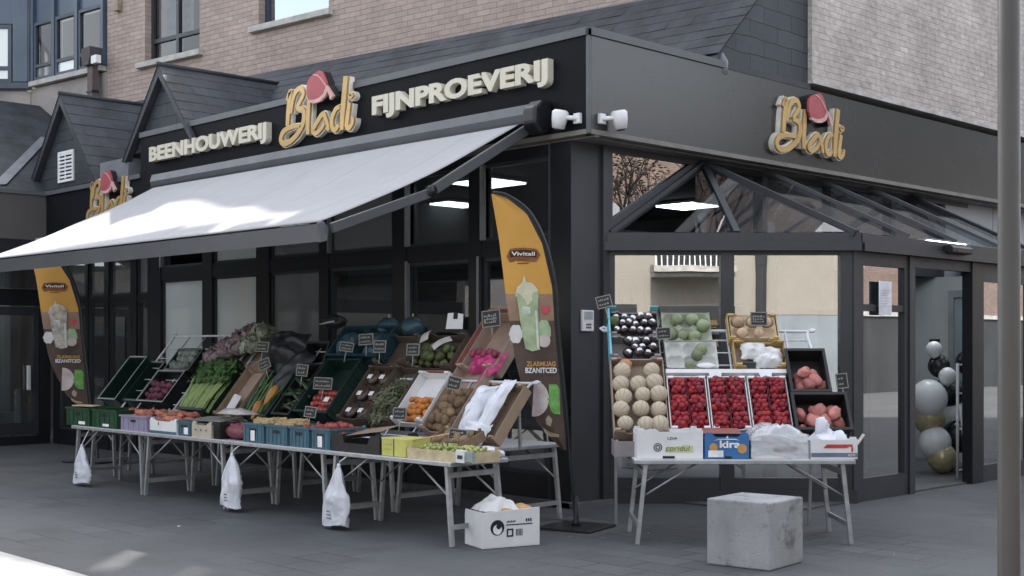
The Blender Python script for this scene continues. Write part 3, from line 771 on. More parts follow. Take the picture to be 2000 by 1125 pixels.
sn = thing('door_sensor', 'black motion sensor bar over the entrance door', 'sensor', T(1.56, 4.5, 2.72))
MB().prism([(-.03,-.05),(.09,-.04),(.09,.02),(.05,.05),(-.03,.05)], -.24, .24, 'y', RZ(0)).build('housing', m_black, sn, bevel=.01)
MB().box(.092, .094, -.15, .15, -.03, 0).build('lens', mat('sensor_lens', (.02,.01,.015), .1), sn)
pn = thing('paper_notice', 'white A4 paper notice taped inside the door side light', 'notice', T(1.468, 3.09, 1.96) @ RZ(90))
MB().grid(lambda u, v: ((u-.5)*.27, -.003*math.sin(3*u), v*.36), 6, 3).build('sheet', mat('paper', (.72,.72,.78), .8), pn)
tl = MB()
for i in range(7): tl.box(-.1, .1-(i % 3)*.03, -.006, -.005, .26-i*.028, .266-i*.028)
tl.build('print', mat('grey_print', (.5,.5,.56), .8), pn)
ic = thing('intercom', 'pale grey door intercom on the corner column', 'intercom', T(-.328, .32, 1.78) @ RZ(90))
MB().box(-.085, .085, -.035, 0, 0, .215).build('housing', m_wplastic, ic, bevel=.008)
MB().box(-.065, .065, -.038, -.036, .12, .2).build('display', mat('intercom_display', (.35,.38,.4), .3), ic)
kk = MB()
for i in range(3):
    for j in range(2): kk.box(-.035+i*.026, -.015+i*.026, -.04, -.036, .03+j*.03, .048+j*.03)
kk.build('button', mat('intercom_button', (.12,.12,.13), .5), ic)

def camera_lamp(M, label):
    c = thing('security_camera', label, 'security camera', M, 'white security cameras at the fascia corner')
    MB().box(-.05, .05, -.05, 0, -.06, .06).tube([(0,-.04,0),(-.02,-.1,.0),(-.1,-.13,.01)], .028, 10).build('bracket', m_wplastic, c, bevel=.006)
    MB().lathe([(.02,-.12),(.075,-.11),(.095,.0),(.1,.08),(.07,.105),(.0,.108)], 20, T(-.17,-.15,.0) @ RY(12)).build('housing', m_wplastic, c)
    MB().lathe([(.0,-.135),(.05,-.132),(.055,-.118)], 16, T(-.17,-.15,.0) @ RY(12)).build('lens', m_black, c)
camera_lamp(T(-.13, 0, 3.88) @ SC(.85,.85,.85), 'white security camera just left of the building corner')
camera_lamp(T(0, .17, 3.88) @ RZ(90) @ SC(-.85, .85, .85), 'white security camera just right of the building corner')

# ------------------------------------------------------------------ signs
m_letter = mat('cream_letter', (.58,.545,.45), .5, 0, .06, 3.)
m_gold = mat('gold_letter', (.50,.33,.13), .38, .35, .14, 2.5, spec=.5)
m_cream = mat('cream_letter_edge', (.72,.68,.60), .45)
m_fez = mat('red_fez', (.36,.07,.085), .45, 0, .2, 3.)
m_fezb = mat('pink_fez_band', (.62,.36,.34), .5)
m_sblack = mat('sign_black', (.008,.008,.009), .6)
s1 = thing('lettering_sign', 'raised cream BEENHOUWERIJ lettering on the black fascia', 'shop sign', T(-8.52, -.001, 4.23))
text_mb('BEENHOUWERIJ', 3.02, .275, .085, .045).build('lettering', m_letter, s1)
s2 = thing('lettering_sign', 'raised cream FIJNPROEVERIJ lettering on the black fascia', 'shop sign', T(-3.32, -.001, 4.245))
text_mb('FIJNPROEVERIJ', 2.84, .28, .085, .045).build('lettering', m_letter, s2)

def ribbon(mb, pts, ws, d0, d1):
    pw = catmull([(*p, w_) for p, w_ in zip(pts, ws)], 7)
    n = len(pw); Lp = []; Rp = []
    for i in range(n):
        a = pw[max(i-1, 0)]; b_ = pw[min(i+1, n-1)]
        dx, dz = b_[0]-a[0], b_[1]-a[1]; l = math.hypot(dx, dz) or 1
        h = pw[i][2]/2; Lp.append((pw[i][0]-dz/l*h, pw[i][1]+dx/l*h)); Rp.append((pw[i][0]+dz/l*h, pw[i][1]-dx/l*h))
    vs = []
    for l, r in zip(Lp, Rp): vs += [(l[0],d0,l[1]),(r[0],d0,r[1]),(l[0],d1,l[1]),(r[0],d1,r[1])]
    fs = []
    for i in range(n-1):
        o = i*4; q = o+4
        fs += [(o,o+1,q+1,q),(o+2,q+2,q+3,o+3),(o,q,q+2,o+2),(o+1,o+3,q+3,q+1)]
    fs += [(0,2,3,1), (4*n-4,4*n-3,4*n-1,4*n-2)]
    mb.add(vs, fs)
def logo(label, M):
    s = thing('logo_sign', label, 'logo sign', M)
    back = MB(); front = MB()
    for i, (p, w_) in enumerate(LOGO_STROKES):
        e = i*.0012
        ribbon(back, p, [x+.034 for x in w_], -.055-e, -.0)
        ribbon(front, p, [x+.002 for x in w_], -.085-e, -.056-.0125)
    back.build('backing_letters', m_cream, s); front.build('script_lettering', m_gold, s)
    f = MB().prism(FEZ, -.128, -.100); fo = f.build('fez', m_fez, s)
    bigger = [((x-.08)*1.03+.08, (z-.64)*1.03+.64) for x, z in FEZ]
    MB().prism(bigger, -.0995, -.002).build('fez_side', m_sblack, s)
    MB().prism(FEZ_BAND, -.134, -.1005).build('fez_band', m_fezb, s)
    MB().prism(FEZ_EDGE, -.1325, -.1285).build('fez_highlight', m_fezb, s)
    MB().prism(FEZ_TASSEL, -.138, -.101).build('tassel', m_fezb, s)
    MB().prism([(x*1.03+.01, z*1.02-.01) for x, z in FEZ_TASSEL], -.0998, -.002).build('tassel_side', m_sblack, s)
    return s
logo('gold script logo with red fez between the two cream words on the left fascia', T(-4.42, -.001, 4.15))
logo('gold script logo with red fez on the right-hand fascia above the porch', T(.001, 3.83, 3.87) @ RZ(90) @ SC(.95, 1, .93))
logo('partly hidden gold script logo with red fez on the lower far-left fascia', T(-9.85, .018, 3.55) @ SC(.86, 1, .9))

# ------------------------------------------------------------------ awnings
def fabric_mat():
    m, t, b = nt('awning_fabric')
    t.links.new(mixcol(t, noise_(t, 1.2, 4), (.35,.35,.36), (.39,.39,.40)), b.inputs['Base Color'])
    s_ = N(t, 'ShaderNodeSeparateXYZ'); t.links.new(N(t, 'ShaderNodeTexCoord').outputs['Object'], s_.inputs[0])
    seam = math_(t, 'ABSOLUTE', math_(t, 'SUBTRACT', math_(t, 'FRACT', math_(t, 'MULTIPLY', s_.outputs[0], .83)), .5))
    mc = b.inputs['Base Color'].links[0].from_socket
    dirt = ramp(t, noise_(t, 3.5, 6), [(.3, .95), (.62, 1.)])
    c = mixcol(t, 1., mc, dirt, 'MULTIPLY'); c = mixcol(t, 1., c, ramp(t, seam, [(.004, .78), (.012, 1.)]), 'MULTIPLY')
    t.links.new(c, b.inputs['Base Color'])
    b.inputs['Roughness'].default_value = .9; b.inputs['Specular IOR Level'].default_value = .15
    bump_(t, b, noise_(t, 2.2, 2), .25, .02)
    return m
m_fab = fabric_mat()
A = thing('awning', 'large extended white fabric awning over the fruit tables', 'awning', T(-4.45, -.02, 3.95))
AX0, AX1 = -3.72, 3.68
AF = (-2.64, -1.28)   # front edge y,z relative
def fab(u, v):
    x = AX0 + (AX1-AX0)*u; s = v
    sag = -.07*math.sin(math.pi*s) + .012*math.sin(u*19+s*3)*s*(1-s)*3 + .02*noise.noise(Vector((u*6, s*3, 2)))*math.sin(math.pi*s)
    return (x, -.10+(AF[0]+.10)*s, -.03+(AF[1]+.09)*s + sag)
fbm = MB().grid(fab, 64, 24); fo = fbm.build('fabric', m_fab, A)
md = fo.modifiers.new('thickness', 'SOLIDIFY'); md.thickness = .006
cs = MB().prism([(-.001,-.02),(-.17,-.05),(-.19,.02),(-.16,.12),(-.001,.14)], AX0-.1, AX1+.12, 'x')
cs.build('cassette', m_trim, A)
MB().box(AX0-.1, AX1+.1, -.195, -.05, -.075, -.052).build('roller', m_black, A)
fb = MB().prism([(AF[0]-.06,AF[1]+.03),(AF[0]+.0,AF[1]+.05),(AF[0]+.05,AF[1]-.0),(AF[0]+.03,AF[1]-.1),(AF[0]-.03,AF[1]-.12)], AX0-.02, AX1+.02, 'x')
fb.build('front_bar', mat('awning_front_bar', (.085,.09,.1), .35, 0, .1, 2., spec=.6), A)
MB().prism([(AF[0]-.068,AF[1]+.035),(AF[0]+.0,AF[1]+.06),(AF[0]+.057,AF[1]+.0),(AF[0]+.035,AF[1]-.11),(AF[0]-.035,AF[1]-.128)], AX1+.021, AX1+.045, 'x').build('end_cap', m_trim, A)
# valance lip: white hem on top of the bar
MB().box(AX0, AX1, AF[0]-.055, AF[0]+.0, AF[1]+.052, AF[1]+.062).build('hem', m_fab, A)
# end bracket at the right and folding arms
MB().prism([(-.0,-.14),(-.16,-.2),(-.27,-.1),(-.26,.06),(-.16,.14),(-.0,.16)], AX1+.121, AX1+.30, 'x').build('end_bracket', m_black, A, bevel=.03)
for xa, s_ in ((AX1+.1, -1), (AX0+.4, 1)):
    arm = A
    e = Vector((xa+ (-.03), -1.42, -.86)); r0 = Vector((xa, -.18, -.14)); f1 = Vector((xa-.02, AF[0]+.06, AF[1]+.0))
    MB().bar(r0, e, .05, .10).build('upper_arm', mat('arm_grey', (.055,.06,.068), .45, 0, .1, 3.), A, bevel=.008)
    MB().bar(e+Vector((.0,-.02,-.02)), f1, .05, .09).build('forearm', MATS['arm_grey'], A, bevel=.008)
    MB().tube([e+Vector((-.04,-.01,-.0)), e+Vector((.045,-.01,-.0))], .055, 14).build('elbow', m_black, A)
A2 = thing('awning', 'small dark grey awning beyond the white one at the far left', 'awning', T(-10.6, 0, 3.3))
f2_ = MB().grid(lambda u, v: (-1.5+3.0*u, -.12-.9*v, .05-.35*v-.02*math.sin(math.pi*v)), 12, 6).build('fabric', mat('grey_awning_fabric', (.2,.2,.22), .9), A2)
f2_.modifiers.new('thickness', 'SOLIDIFY').thickness = .006
MB().box(-1.55, 1.55, -.16, 0.0, 0.01, .09).build('cassette', m_wplastic, A2)
MB().box(-1.5, 1.5, -1.06, -1.0, -.36, -.28).build('front_bar', m_black, A2)

# ------------------------------------------------------------------ street lamp post, close to the camera on the right
lp = thing('street_lamp', 'tall grey-brown lamp post at the right edge of the picture', 'lamp post', T(6.645, -5.29, 0))
m_post = mat('lamp_post_paint', (.055,.050,.044), .5, 0, .12, 2., spec=.4)
MB().lathe([(.055,0),(.055,.5),(.036,.55),(.033,6.2)], 24).build('post', m_post, lp)
MB().tube([(0,0,6.2),(0,0,6.5),(.25,-.1,6.75),(.9,-.3,6.8)], .04, 10).build('arm', m_post, lp)
MB().box(.6,1.2,-.42,-.2,6.74,6.86).build('lantern', m_alu, lp, bevel=.03)

# ------------------------------------------------------------------ feather flags (built facing the camera)
def flag(M, label, cup, style):
    """local: X to the right, Z up, faces -Y"""
    F_ = thing('feather_flag', label, 'feather flag', M, 'feather flags either side of the fruit tables')
    # outline from measured points: left edge and right edge at heights
    le = [(2.995,-.185),(2.58,-.115),(2.0,-.045),(1.53,.025),(1.34,.07),(.93,.23),(.70,.45)]
    re = [(2.995,-.16),(2.96,-.05),(2.82,.13),(2.55,.27),(2.16,.36),(1.8,.385),(1.1,.45),(.70,.49)]
    def at(tab, z):
        for (z1, x1), (z0, x0) in zip(tab, tab[1:]):
            if z0 <= z <= z1: return x0+(x1-x0)*(z-z0)/(z1-z0)
        return tab[0][1] if z > tab[0][0] else tab[-1][1]
    xl = lambda z: at(le, z)
    xr = lambda z: at(re, z)
    wob = lambda u, z: .018*math.sin(3.2*z+2*u)+.012*math.sin(7*u+z)
    def strip(z0, z1, name, m, n=24):
        MB().grid(lambda u, v: (xl(z0+(z1-z0)*v)*(1-u)+xr(z0+(z1-z0)*v)*u, wob(u, z0+(z1-z0)*v), z0+(z1-z0)*v), 10, n).build(name, m, F_)
    yel = mat('flag_yellow', (.50,.27,.06), .8, 0, .12, 1.5)
    bro = mat('flag_brown', (.075,.05,.042), .8, 0, .3, 3.)
    tan = mat('flag_tan', (.26,.17,.12), .8, 0, .2, 4.)
    strip(2.10, 2.995, 'yellow_panel', yel); strip(1.86, 2.10, 'tan_band', tan, 6); strip(.70, 1.86, 'brown_panel', bro)
    # pole sleeve and bent pole
    pts = [(.575,.0,.02),(.548,0,.3),(.507,0,.8),(.475,0,1.2),(.42,0,1.8),(.395,0,2.16),(.30,0,2.56),(.155,0,2.84),(-.04,0,2.985),(-.17,0,3.01)]
    MB().tube(catmull(pts, 5), .014, 8).build('pole', m_black, F_)
    sl_ = [(x, z) for x, _, z in catmull(pts, 5) if z > .72]
    vs = []; fs = []
    for x, z in sl_: vs += [(xr(min(z, 2.99))-.005, wob(1, z)+.002, min(z, 2.99)), (x+.012, .0, z)]
    fs = [(2*i, 2*i+1, 2*i+3, 2*i+2) for i in range(len(sl_)-1)]
    MB().add(vs, fs).build('pole_sleeve', mat('sleeve_black', (.01,.01,.012), .7), F_)
    # printed artwork, thin shapes just proud of the cloth
    def art(name, pts2, m, d=.004):
        n = len(pts2); c = (sum(p[0] for p in pts2)/n, sum(p[1] for p in pts2)/n)
        def P3(p): 
            u = (p[0]-xl(p[1]))/max(.05, xr(p[1])-xl(p[1])); return (p[0], wob(u, p[1])-d, p[1])
        mb = MB(); vs = [P3(c)]; R_ = 4
        for r in range(1, R_+1):
            for p in pts2: vs.append(P3((c[0]+(p[0]-c[0])*r/R_, c[1]+(p[1]-c[1])*r/R_)))
        fs = [(0, 1+i, 1+(i+1) % n) for i in range(n)]
        for r in range(R_-1):
            for i in range(n):
                a = 1+r*n+i; b_ = 1+r*n+(i+1) % n; fs.append((a, a+n, b_+n, b_))
        mb.add(vs, fs); return mb.build(name, m, F_)
    def ell(cx, cz, rx, rz, n=24, jag=0, a0=0, a1=360):
        return [(cx+rx*math.cos(RAD(a0+(a1-a0)*i/n))*(1+jag*math.sin(i*2.7)), cz+rz*math.sin(RAD(a0+(a1-a0)*i/n))*(1+jag*math.cos(i*1.9))) for i in range(n)]
    dkb = mat('flag_dark_brown', (.03,.012,.008), .7); mdb = mat('flag_mid_brown', (.2,.075,.025), .7)
    cz = 2.44; arch = lambda x: .02*(1-(x/.16)**2)
    art('logo_plaque', [(.1+x, cz+.055+arch(x)) for x in (-.12,-.06,0,.06,.12)] + [(.1+.155, cz+.01), (.1+.12, cz-.05), (.1, cz-.045), (.1-.12, cz-.055), (.1-.15, cz-.005)], mdb, .005)
    art('logo_band', [(.1+x, cz+.035+arch(x)) for x in (-.12,-.06,0,.06,.12)] + [(.1+x, cz-.022+arch(x)) for x in (.12,.06,0,-.06,-.12)], dkb, .007)
    text_mb('Vivitall', .21, .036, .001, .02, T(-.005, -.012+wob(.5, cz), cz+.002)).build('logo_lettering', m_cream, F_)
    art('logo_line', [(.05,cz-.062),(.15,cz-.057),(.15,cz-.068),(.05,cz-.072)], mdb, .005)
    # drink
    if style == 0:
        c1 = mat('flag_cup_green', (.30,.36,.22), .6, 0, .25, 9.); c2 = mat('flag_cup_cream', (.52,.50,.36), .6, 0, .2, 9.); c3 = mat('flag_cup_pale', (.5,.55,.46), .6)
    else:
        c1 = mat('flag_cup_grey', (.36,.34,.31), .6, 0, .45, 14.); c2 = mat('flag_cup_foam', (.45,.40,.32), .6, 0, .35, 14.); c3 = mat('flag_cup_pale_grey', (.5,.49,.46), .6, 0, .3, 12.)
    art('drink_foam', [(.03,2.08),(.045,2.16),(.09,2.20),(.11,2.27),(.125,2.21),(.18,2.20),(.235,2.14),(.24,2.07),(.14,2.0)], c2, .009)
    art('drink_glass', [(.04,2.11),(.235,2.12),(.235,1.95),(.25,1.6),(.18,1.585),(.12,1.61),(.075,1.85)], c1, .012)
    art('drink_highlight', [(.205,1.95),(.225,1.95),(.243,1.615),(.225,1.61)], c3, .014)
    art('drink_label', [(.09,1.99),(.165,1.98),(.165,1.92),(.095,1.925)], c3, .014)
    art('ice_shape', ell(.035,1.74,.06,.085,20,.08), mat('flag_pale', (.55,.54,.53), .7, 0, .1, 6.), .006)
    art('fruit_shape', ell(.285,1.76,.065,.11,20,.06), mat('flag_pale_green', (.30,.40,.25), .7, 0, .2, 8.), .006)
    art('fruit_shape', ell(.29,1.68,.055,.06,16,.03), mat('flag_pale_pink', (.5,.42,.40), .7), .008)
    art('heart_shape', [(.30,1.91),(.265,1.96),(.27,1.995),(.295,1.985),(.315,1.995),(.345,1.985),(.34,1.95)], mat('flag_red', (.42,.06,.09), .7), .008)
    text_mb('ZLABMUAG', .26, .045, .001, .03, T(.13, -.03, 1.45)).build('slogan', mat('flag_orange', (.45,.24,.07), .7), F_)
    text_mb('BZANITCED', .28, .05, .001, .03, T(.12, -.03, 1.39)).build('slogan', mat('flag_white', (.6,.6,.62), .7), F_)
    art('banana_disc', ell(.2,1.16,.13,.16,24,.0,-100,100) , mat('flag_pinkish_white', (.52,.45,.45), .7), .008)
    art('leaf_shape', [(.33,1.29),(.40,1.29),(.425,1.25),(.432,1.02),(.375,1.025),(.345,1.06),(.335,1.1),(.315,1.16),(.33,1.2)], mat('flag_leaf_green', (.14,.33,.08), .7, 0, .3, 20.), .008)
    art('nut_shape', ell(.33,.96,.03,.045,12,.2), mat('flag_nut', (.35,.28,.2), .7), .008)
    art('nut_shape', [(.28,.9),(.34,.86),(.42,.84),(.42,.815),(.34,.82),(.29,.86)], MATS['flag_nut'], .008)
    # base
    b_ = MB().box(-.27, .27, -.27, .27, .004, .022, T(.575, 0, 0) @ RZ(-30)); b_.build('base_plate', mat('base_steel', (.014,.014,.015), .45, 0, .3, 8.), F_, bevel=.004)
    MB().lathe([(.045,.02),(.03,.06),(.02,.10),(.02,.28)], 14, T(.575, 0, 0)).build('ground_socket', m_black, F_)
FW = RZ(45.62)
flag(T(.258, -1.308, 0) @ FW, 'yellow and brown feather flag with a green drink, standing at the building corner', 0, 0)
flag(T(-8.912, -1.457, 0) @ FW @ SC(1.25,1,1), 'yellow and brown feather flag with a grey drink under the awning, far left', 0, 1)
# ------------------------------------------------------------------ produce meshes (built once, shared by copies)
def stripes_mat(name, base, line, n):
    m, t, b = nt(name)
    s = N(t, 'ShaderNodeSeparateXYZ'); t.links.new(N(t, 'ShaderNodeTexCoord').outputs['Object'], s.inputs[0])
    a = math_(t, 'ARCTAN2', s.outputs[1], s.outputs[0])
    f = math_(t, 'ABSOLUTE', math_(t, 'SUBTRACT', math_(t, 'FRACT', math_(t, 'ADD', math_(t, 'MULTIPLY', a, n/(2*math.pi)), math_(t, 'MULTIPLY', noise_(t, 12., 2), .12))), .5))
    base_c = mixcol(t, noise_(t, 45., 4), tuple(c*.8 for c in base), base)
    t.links.new(mixcol(t, ramp(t, f, [(.02, 0.), (.065, 1.)]), line, base_c), b.inputs['Base Color'])
    b.inputs['Roughness'].default_value = .7; bump_(t, b, noise_(t, 90., 4), .4, .004)
    return m
m_melon = stripes_mat('melon_skin', (.50,.43,.33), (.19,.18,.11), 10)
m_straw = mat('strawberry_red', (.25,.014,.026), .42, 0, .35, 60., .6, 160., rand=.35, spec=.4)
m_leafg = mat('berry_leaf', (.07,.16,.03), .6, 0, .3, 20.)
m_tom = mat('tomato_red', (.27,.04,.03), .3, 0, .15, 10., rand=.25, spec=.5)
m_pep = mat('red_pepper_skin', (.28,.055,.04), .3, 0, .2, 10., rand=.2, spec=.5)
m_pot = mat('potato_skin', (.17,.11,.065), .85, 0, .3, 16., .3, 50., rand=.25)
m_swp = mat('sweet_potato_skin', (.36,.13,.095), .75, 0, .28, 14., .3, 40., rand=.22)
m_swr = mat('reddish_root_skin', (.34,.12,.085), .75, 0, .3, 18., .3, 40., rand=.25)
m_aub = mat('aubergine_skin', (.016,.009,.012), .22, 0, .2, 8., rand=.3, spec=.6)
m_mango = mat('green_fruit_skin', (.19,.23,.13), .45, 0, .2, 10., rand=.2)
m_peach = mat('pale_fruit_skin', (.42,.30,.20), .6, 0, .25, 9., rand=.15)
m_orange = mat('orange_skin', (.47,.17,.035), .45, 0, .15, 30., .2, 160., rand=.15)
m_squash = mat('squash_skin', (.45,.22,.06), .5, 0, .2, 8., rand=.1)
m_gin = mat('ginger_skin', (.40,.28,.14), .8, 0, .25, 16., .3, 40., rand=.15)
m_beet = mat('beet_purple', (.11,.03,.05), .6, 0, .4, 20., .3, 60., rand=.3)
m_grape = mat('grape_green', (.33,.38,.13), .3, 0, .2, 15., rand=.25, sss=.2)
m_avo = mat('dark_green_skin', (.05,.065,.022), .5, 0, .35, 18., .3, 70., rand=.3)
m_cuc = mat('cucumber_skin', (.022,.042,.018), .4, 0, .3, 14., rand=.3)
m_celery = mat('celery_stalk', (.24,.33,.12), .5, 0, .25, 20., rand=.2)
m_celleaf = mat('celery_leaf', (.045,.11,.025), .6, 0, .4, 20., rand=.3)
m_leek = mat('leek_leaf', (.06,.12,.045), .55, 0, .35, 14., rand=.3)
m_kale = mat('curly_leaf', (.25,.19,.20), .8, 0, .45, 9., .6, 40., rand=.2)
m_kale2 = mat('curly_leaf_green', (.24,.26,.2), .8, 0, .45, 9., .6, 40., rand=.2)
m_herb = mat('herb_green', (.11,.12,.07), .8, 0, .4, 20., rand=.3)
m_art = mat('artichoke_green', (.16,.20,.17), .7, 0, .35, 14., rand=.2)
m_onion = mat('red_onion_skin', (.20,.03,.06), .4, 0, .35, 14., rand=.25)
m_stick = mat('white_sticker', (.75,.74,.74), .5)

def melon_fn(c):
    a = math.atan2(c.y, c.x); k = 1-.035*(.5+.5*math.cos(a*10+math.pi)) ; return Vector((c.x*k, c.y*k, c.z*.95))
ME = {}
ME['melon'] = [MB().blob((.088,.088,.088), .02, 1.5, i, 3, melon_fn).mesh('melon', m_melon) for i in range(2)]
def straw_fn(c): k = 1-.42*max(0, -c.z) ; return Vector((c.x*k, c.y*k, c.z))
ME['strawberry'] = [MB().blob((.029,.029,.034), .12, 2., i, 2, straw_fn).mesh('strawberry', m_straw) for i in range(3)]
ME['tomato'] = [MB().blob((.045,.045,.037), .08, 2., i, 2).mesh('tomato', m_tom) for i in range(2)]
ME['red_pepper'] = [MB().blob((.05,.04,.045), .3, 2.2, i, 2).mesh('red_pepper', m_pep) for i in range(3)]
ME['potato'] = [MB().blob((.056,.045,.04), .22, 1.6, i, 2).mesh('potato', m_pot) for i in range(3)]
def swp_fn(c): k = 1-.45*abs(c.x)**2 ; return Vector((c.x, c.y*k+.16*c.x*c.x, c.z*k))
ME['sweet_potato'] = [MB().blob((.105,.052,.05), .28, 1.5, i, 3, swp_fn).mesh('sweet_potato', m_swp) for i in range(3)]
ME['root'] = [MB().blob((.085,.042,.04), .32, 1.8, i, 2, swp_fn).mesh('sweet_potato', m_swr) for i in range(3)]
ME['aubergine'] = [MB().blob((.055,.045,.045), .12, 1.3, i, 3).mesh('aubergine', m_aub) for i in range(2)]
ME['sticker'] = [MB().grid(lambda u, v: ((u-.5)*.046, (v-.5)*.034, .0475-.9*((u-.5)*.046)**2/.05-.6*((v-.5)*.034)**2/.05+.002), 4, 4).mesh('sticker', m_stick)]
ME['green_fruit'] = [MB().blob((.064,.056,.055), .12, 1.3, i, 3).mesh('green_fruit', m_mango) for i in range(2)]
ME['pale_fruit'] = [MB().blob((.055,.055,.05), .08, 1.3, i, 3).mesh('pale_fruit', m_peach) for i in range(2)]
ME['mandarin'] = [MB().blob((.042,.042,.036), .06, 2, i, 2).mesh('mandarin', m_orange) for i in range(2)]
ME['squash'] = [MB().blob((.16,.05,.05), .2, 1.5, i, 3, lambda c: Vector((c.x, c.y*(1+.35*c.x), c.z*(1+.35*c.x)))).mesh('squash', m_squash) for i in range(2)]
ME['ginger'] = [MB().blob((.09,.04,.035), .55, 2.4, i, 3).mesh('ginger_root', m_gin) for i in range(3)]
ME['beetroot'] = [MB().blob((.05,.048,.046), .35, 2.4, i, 2).mesh('beetroot', m_beet) for i in range(3)]
ME['grape'] = [MB().blob((.014,.014,.016), .05, 1, i, 1).mesh('grape', m_grape) for i in range(2)]
ME['avocado'] = [MB().blob((.055,.042,.042), .2, 2, i, 2).mesh('avocado', m_avo) for i in range(2)]
ME['cucumber'] = [MB().tube([(-.17,0,0),(-.15,0,.002),(0,0,.01),(.15,0,.004),(.175,0,0)], [.006,.022,.026,.022,.006], 10).mesh('cucumber', m_cuc)]
ME['artichoke'] = [MB().blob((.06,.06,.055), .5, 4, i, 3).mesh('artichoke', m_art) for i in range(2)]
ME['red_onion'] = [MB().blob((.042,.042,.038), .12, 2, i, 2).mesh('red_onion', m_onion) for i in range(2)]
def curly(seed, m, r=.12):
    mb = MB(); rr = random.Random(seed)
    for k in range(26):
        a = rr.uniform(0, 6.28); el = rr.uniform(-.1, 1.35)
        d = Vector((math.cos(a)*math.cos(el), math.sin(a)*math.cos(el), math.sin(el)))
        u = d.cross(Vector((.3,.2,1))).normalized(); v = d.cross(u)
        s = rr.uniform(.04,.075)
        def f(p, q, d=d, u=u, v=v, s=s, k=k):
            x = (p-.5)*2; y = (q-.5)*2
            rf = .022*math.sin(9*x+k)*abs(x)+.02*math.sin(8*y+2*k)*abs(y)+.03*noise.noise(Vector((x*3+k, y*3, seed)))
            return d*(r*.72+rf-.01*(x*x+y*y)) + u*(x*s) + v*(y*s)
        mb.grid(f, 6, 6)
    mb.blob((r*.62,r*.62,r*.6), .3, 3, seed, 2, M=T(0,0,.0))
    return mb
ME['curly'] = [curly(i, 0).mesh('curly_cabbage', m_kale) for i in range(2)] + [curly(7, 0).mesh('curly_cabbage', m_kale2)]
def celery(seed):
    rr = random.Random(seed); st = MB(); lf = MB()
    for k in range(9):
        x = (k-4)*.011; z = rr.uniform(0,.03)
        x2 = x*2.4+rr.uniform(-.015,.015)
        st.tube(catmull([(x*.8,-.30,z),(x,-.12,z+.01),(x2,.12,z+.015)], 4), [.013]*4+[.012]*4+[.009], 7)
        for j in range(16):
            y = rr.uniform(.02,.34); c = Vector((x2+rr.uniform(-.05,.05)*(.5+y*2), y, z+rr.uniform(0,.05)))
            a = rr.uniform(0,3.14); s = rr.uniform(.018,.034)
            u = Vector((math.cos(a), math.sin(a), rr.uniform(-.5,.5)))*s; v = Vector((-math.sin(a), math.cos(a), rr.uniform(-.4,.6)))*s
            lf.add([c-u, c-v*.6, c+u, c+v], [(0,1,2,3)])
    return st.mesh('stalk_bunch', m_celery), lf.mesh('leaf_bunch', m_celleaf)
CEL = [celery(i) for i in range(3)]
def leek(seed):
    rr = random.Random(seed); mb = MB()
    for k in range(7):
        a = rr.uniform(-.2,.2); l = rr.uniform(.22,.34); w_ = rr.uniform(.018,.028); z0 = rr.uniform(0,.04)
        mb.grid(lambda u, v: ((u-.5)*2*w_*(1-.7*v)+math.sin(a)*l*v+.004*math.sin(9*v+k), -.26+l*1.7*v, z0+.02*v+.006*abs(u-.5)*2+.02*math.sin(3*v+k)), 3, 8)
    mb.tube([(0,-.30,.01),(0,-.1,.015)], .018, 8)
    return mb
ME['leek'] = [leek(i).mesh('leek', m_leek) for i in range(3)]
def herb(seed):
    rr = random.Random(seed); mb = MB()
    for k in range(70):
        c = Vector((rr.gauss(0,.04), rr.gauss(0,.05), rr.uniform(0,.05))); a = rr.uniform(0,6.28)
        u = Vector((math.cos(a), math.sin(a), rr.uniform(-.2,.5)))*rr.uniform(.02,.05); v = Vector((-math.sin(a), math.cos(a), rr.uniform(-.3,.3)))*.007
        mb.add([c-u, c-v, c+u, c+v], [(0,1,2,3)])
    return mb
ME['herb'] = [herb(i).mesh('herb_bunch', m_herb) for i in range(2)]

def produce(key, name, label, cat, group, C, cells, r=(1,1), jz=.01, rot='any', seed=1, first_used=None):
    """lay copies in a crate frame C at (x,y,z) cells; returns the list"""
    rr = random.Random(seed); out = []
    for (x, y, z) in cells:
        me = ME[key][rr.randrange(len(ME[key]))]
        s = rr.uniform(*r)
        if rot == 'any': Rm = RZ(rr.uniform(0,360)) @ RX(rr.uniform(0,360))
        elif rot == 'tilt': Rm = RZ(rr.uniform(0,360)) @ RX(rr.uniform(-25,25))
        elif rot == 'long': Rm = RZ(90+rr.uniform(-14,14)) @ RX(rr.uniform(0,360))
        elif rot == 'lie': Rm = RZ(rr.uniform(-35,35)) @ RX(rr.uniform(0,360))
        else: Rm = RZ(rr.uniform(-12,12))
        o = put(name, me, C @ T(x, y, z+rr.uniform(-jz, jz)) @ Rm @ SC(s,s,s), None, label, cat, group)
        out.append(o)
    return out
def cells(x0, x1, y0, y1, nx, ny, z, j=.25, seed=3, hex=True, layers=1, dz=.05):
    rr = random.Random(seed); out = []
    for l in range(layers):
        for iy in range(ny - l):
            for ix in range(nx - (l % 2)):
                fx = (ix + .5 + (.5 if hex and iy % 2 else 0) + (.5 if l % 2 else 0)) / (nx+(.5 if hex else 0)); fy = (iy + .5 + l*.5) / ny
                out.append((x0+(x1-x0)*fx+rr.uniform(-j,j)*(x1-x0)/nx*.5, y0+(y1-y0)*fy+rr.uniform(-j,j)*(y1-y0)/ny*.5, z+l*dz))
    return out

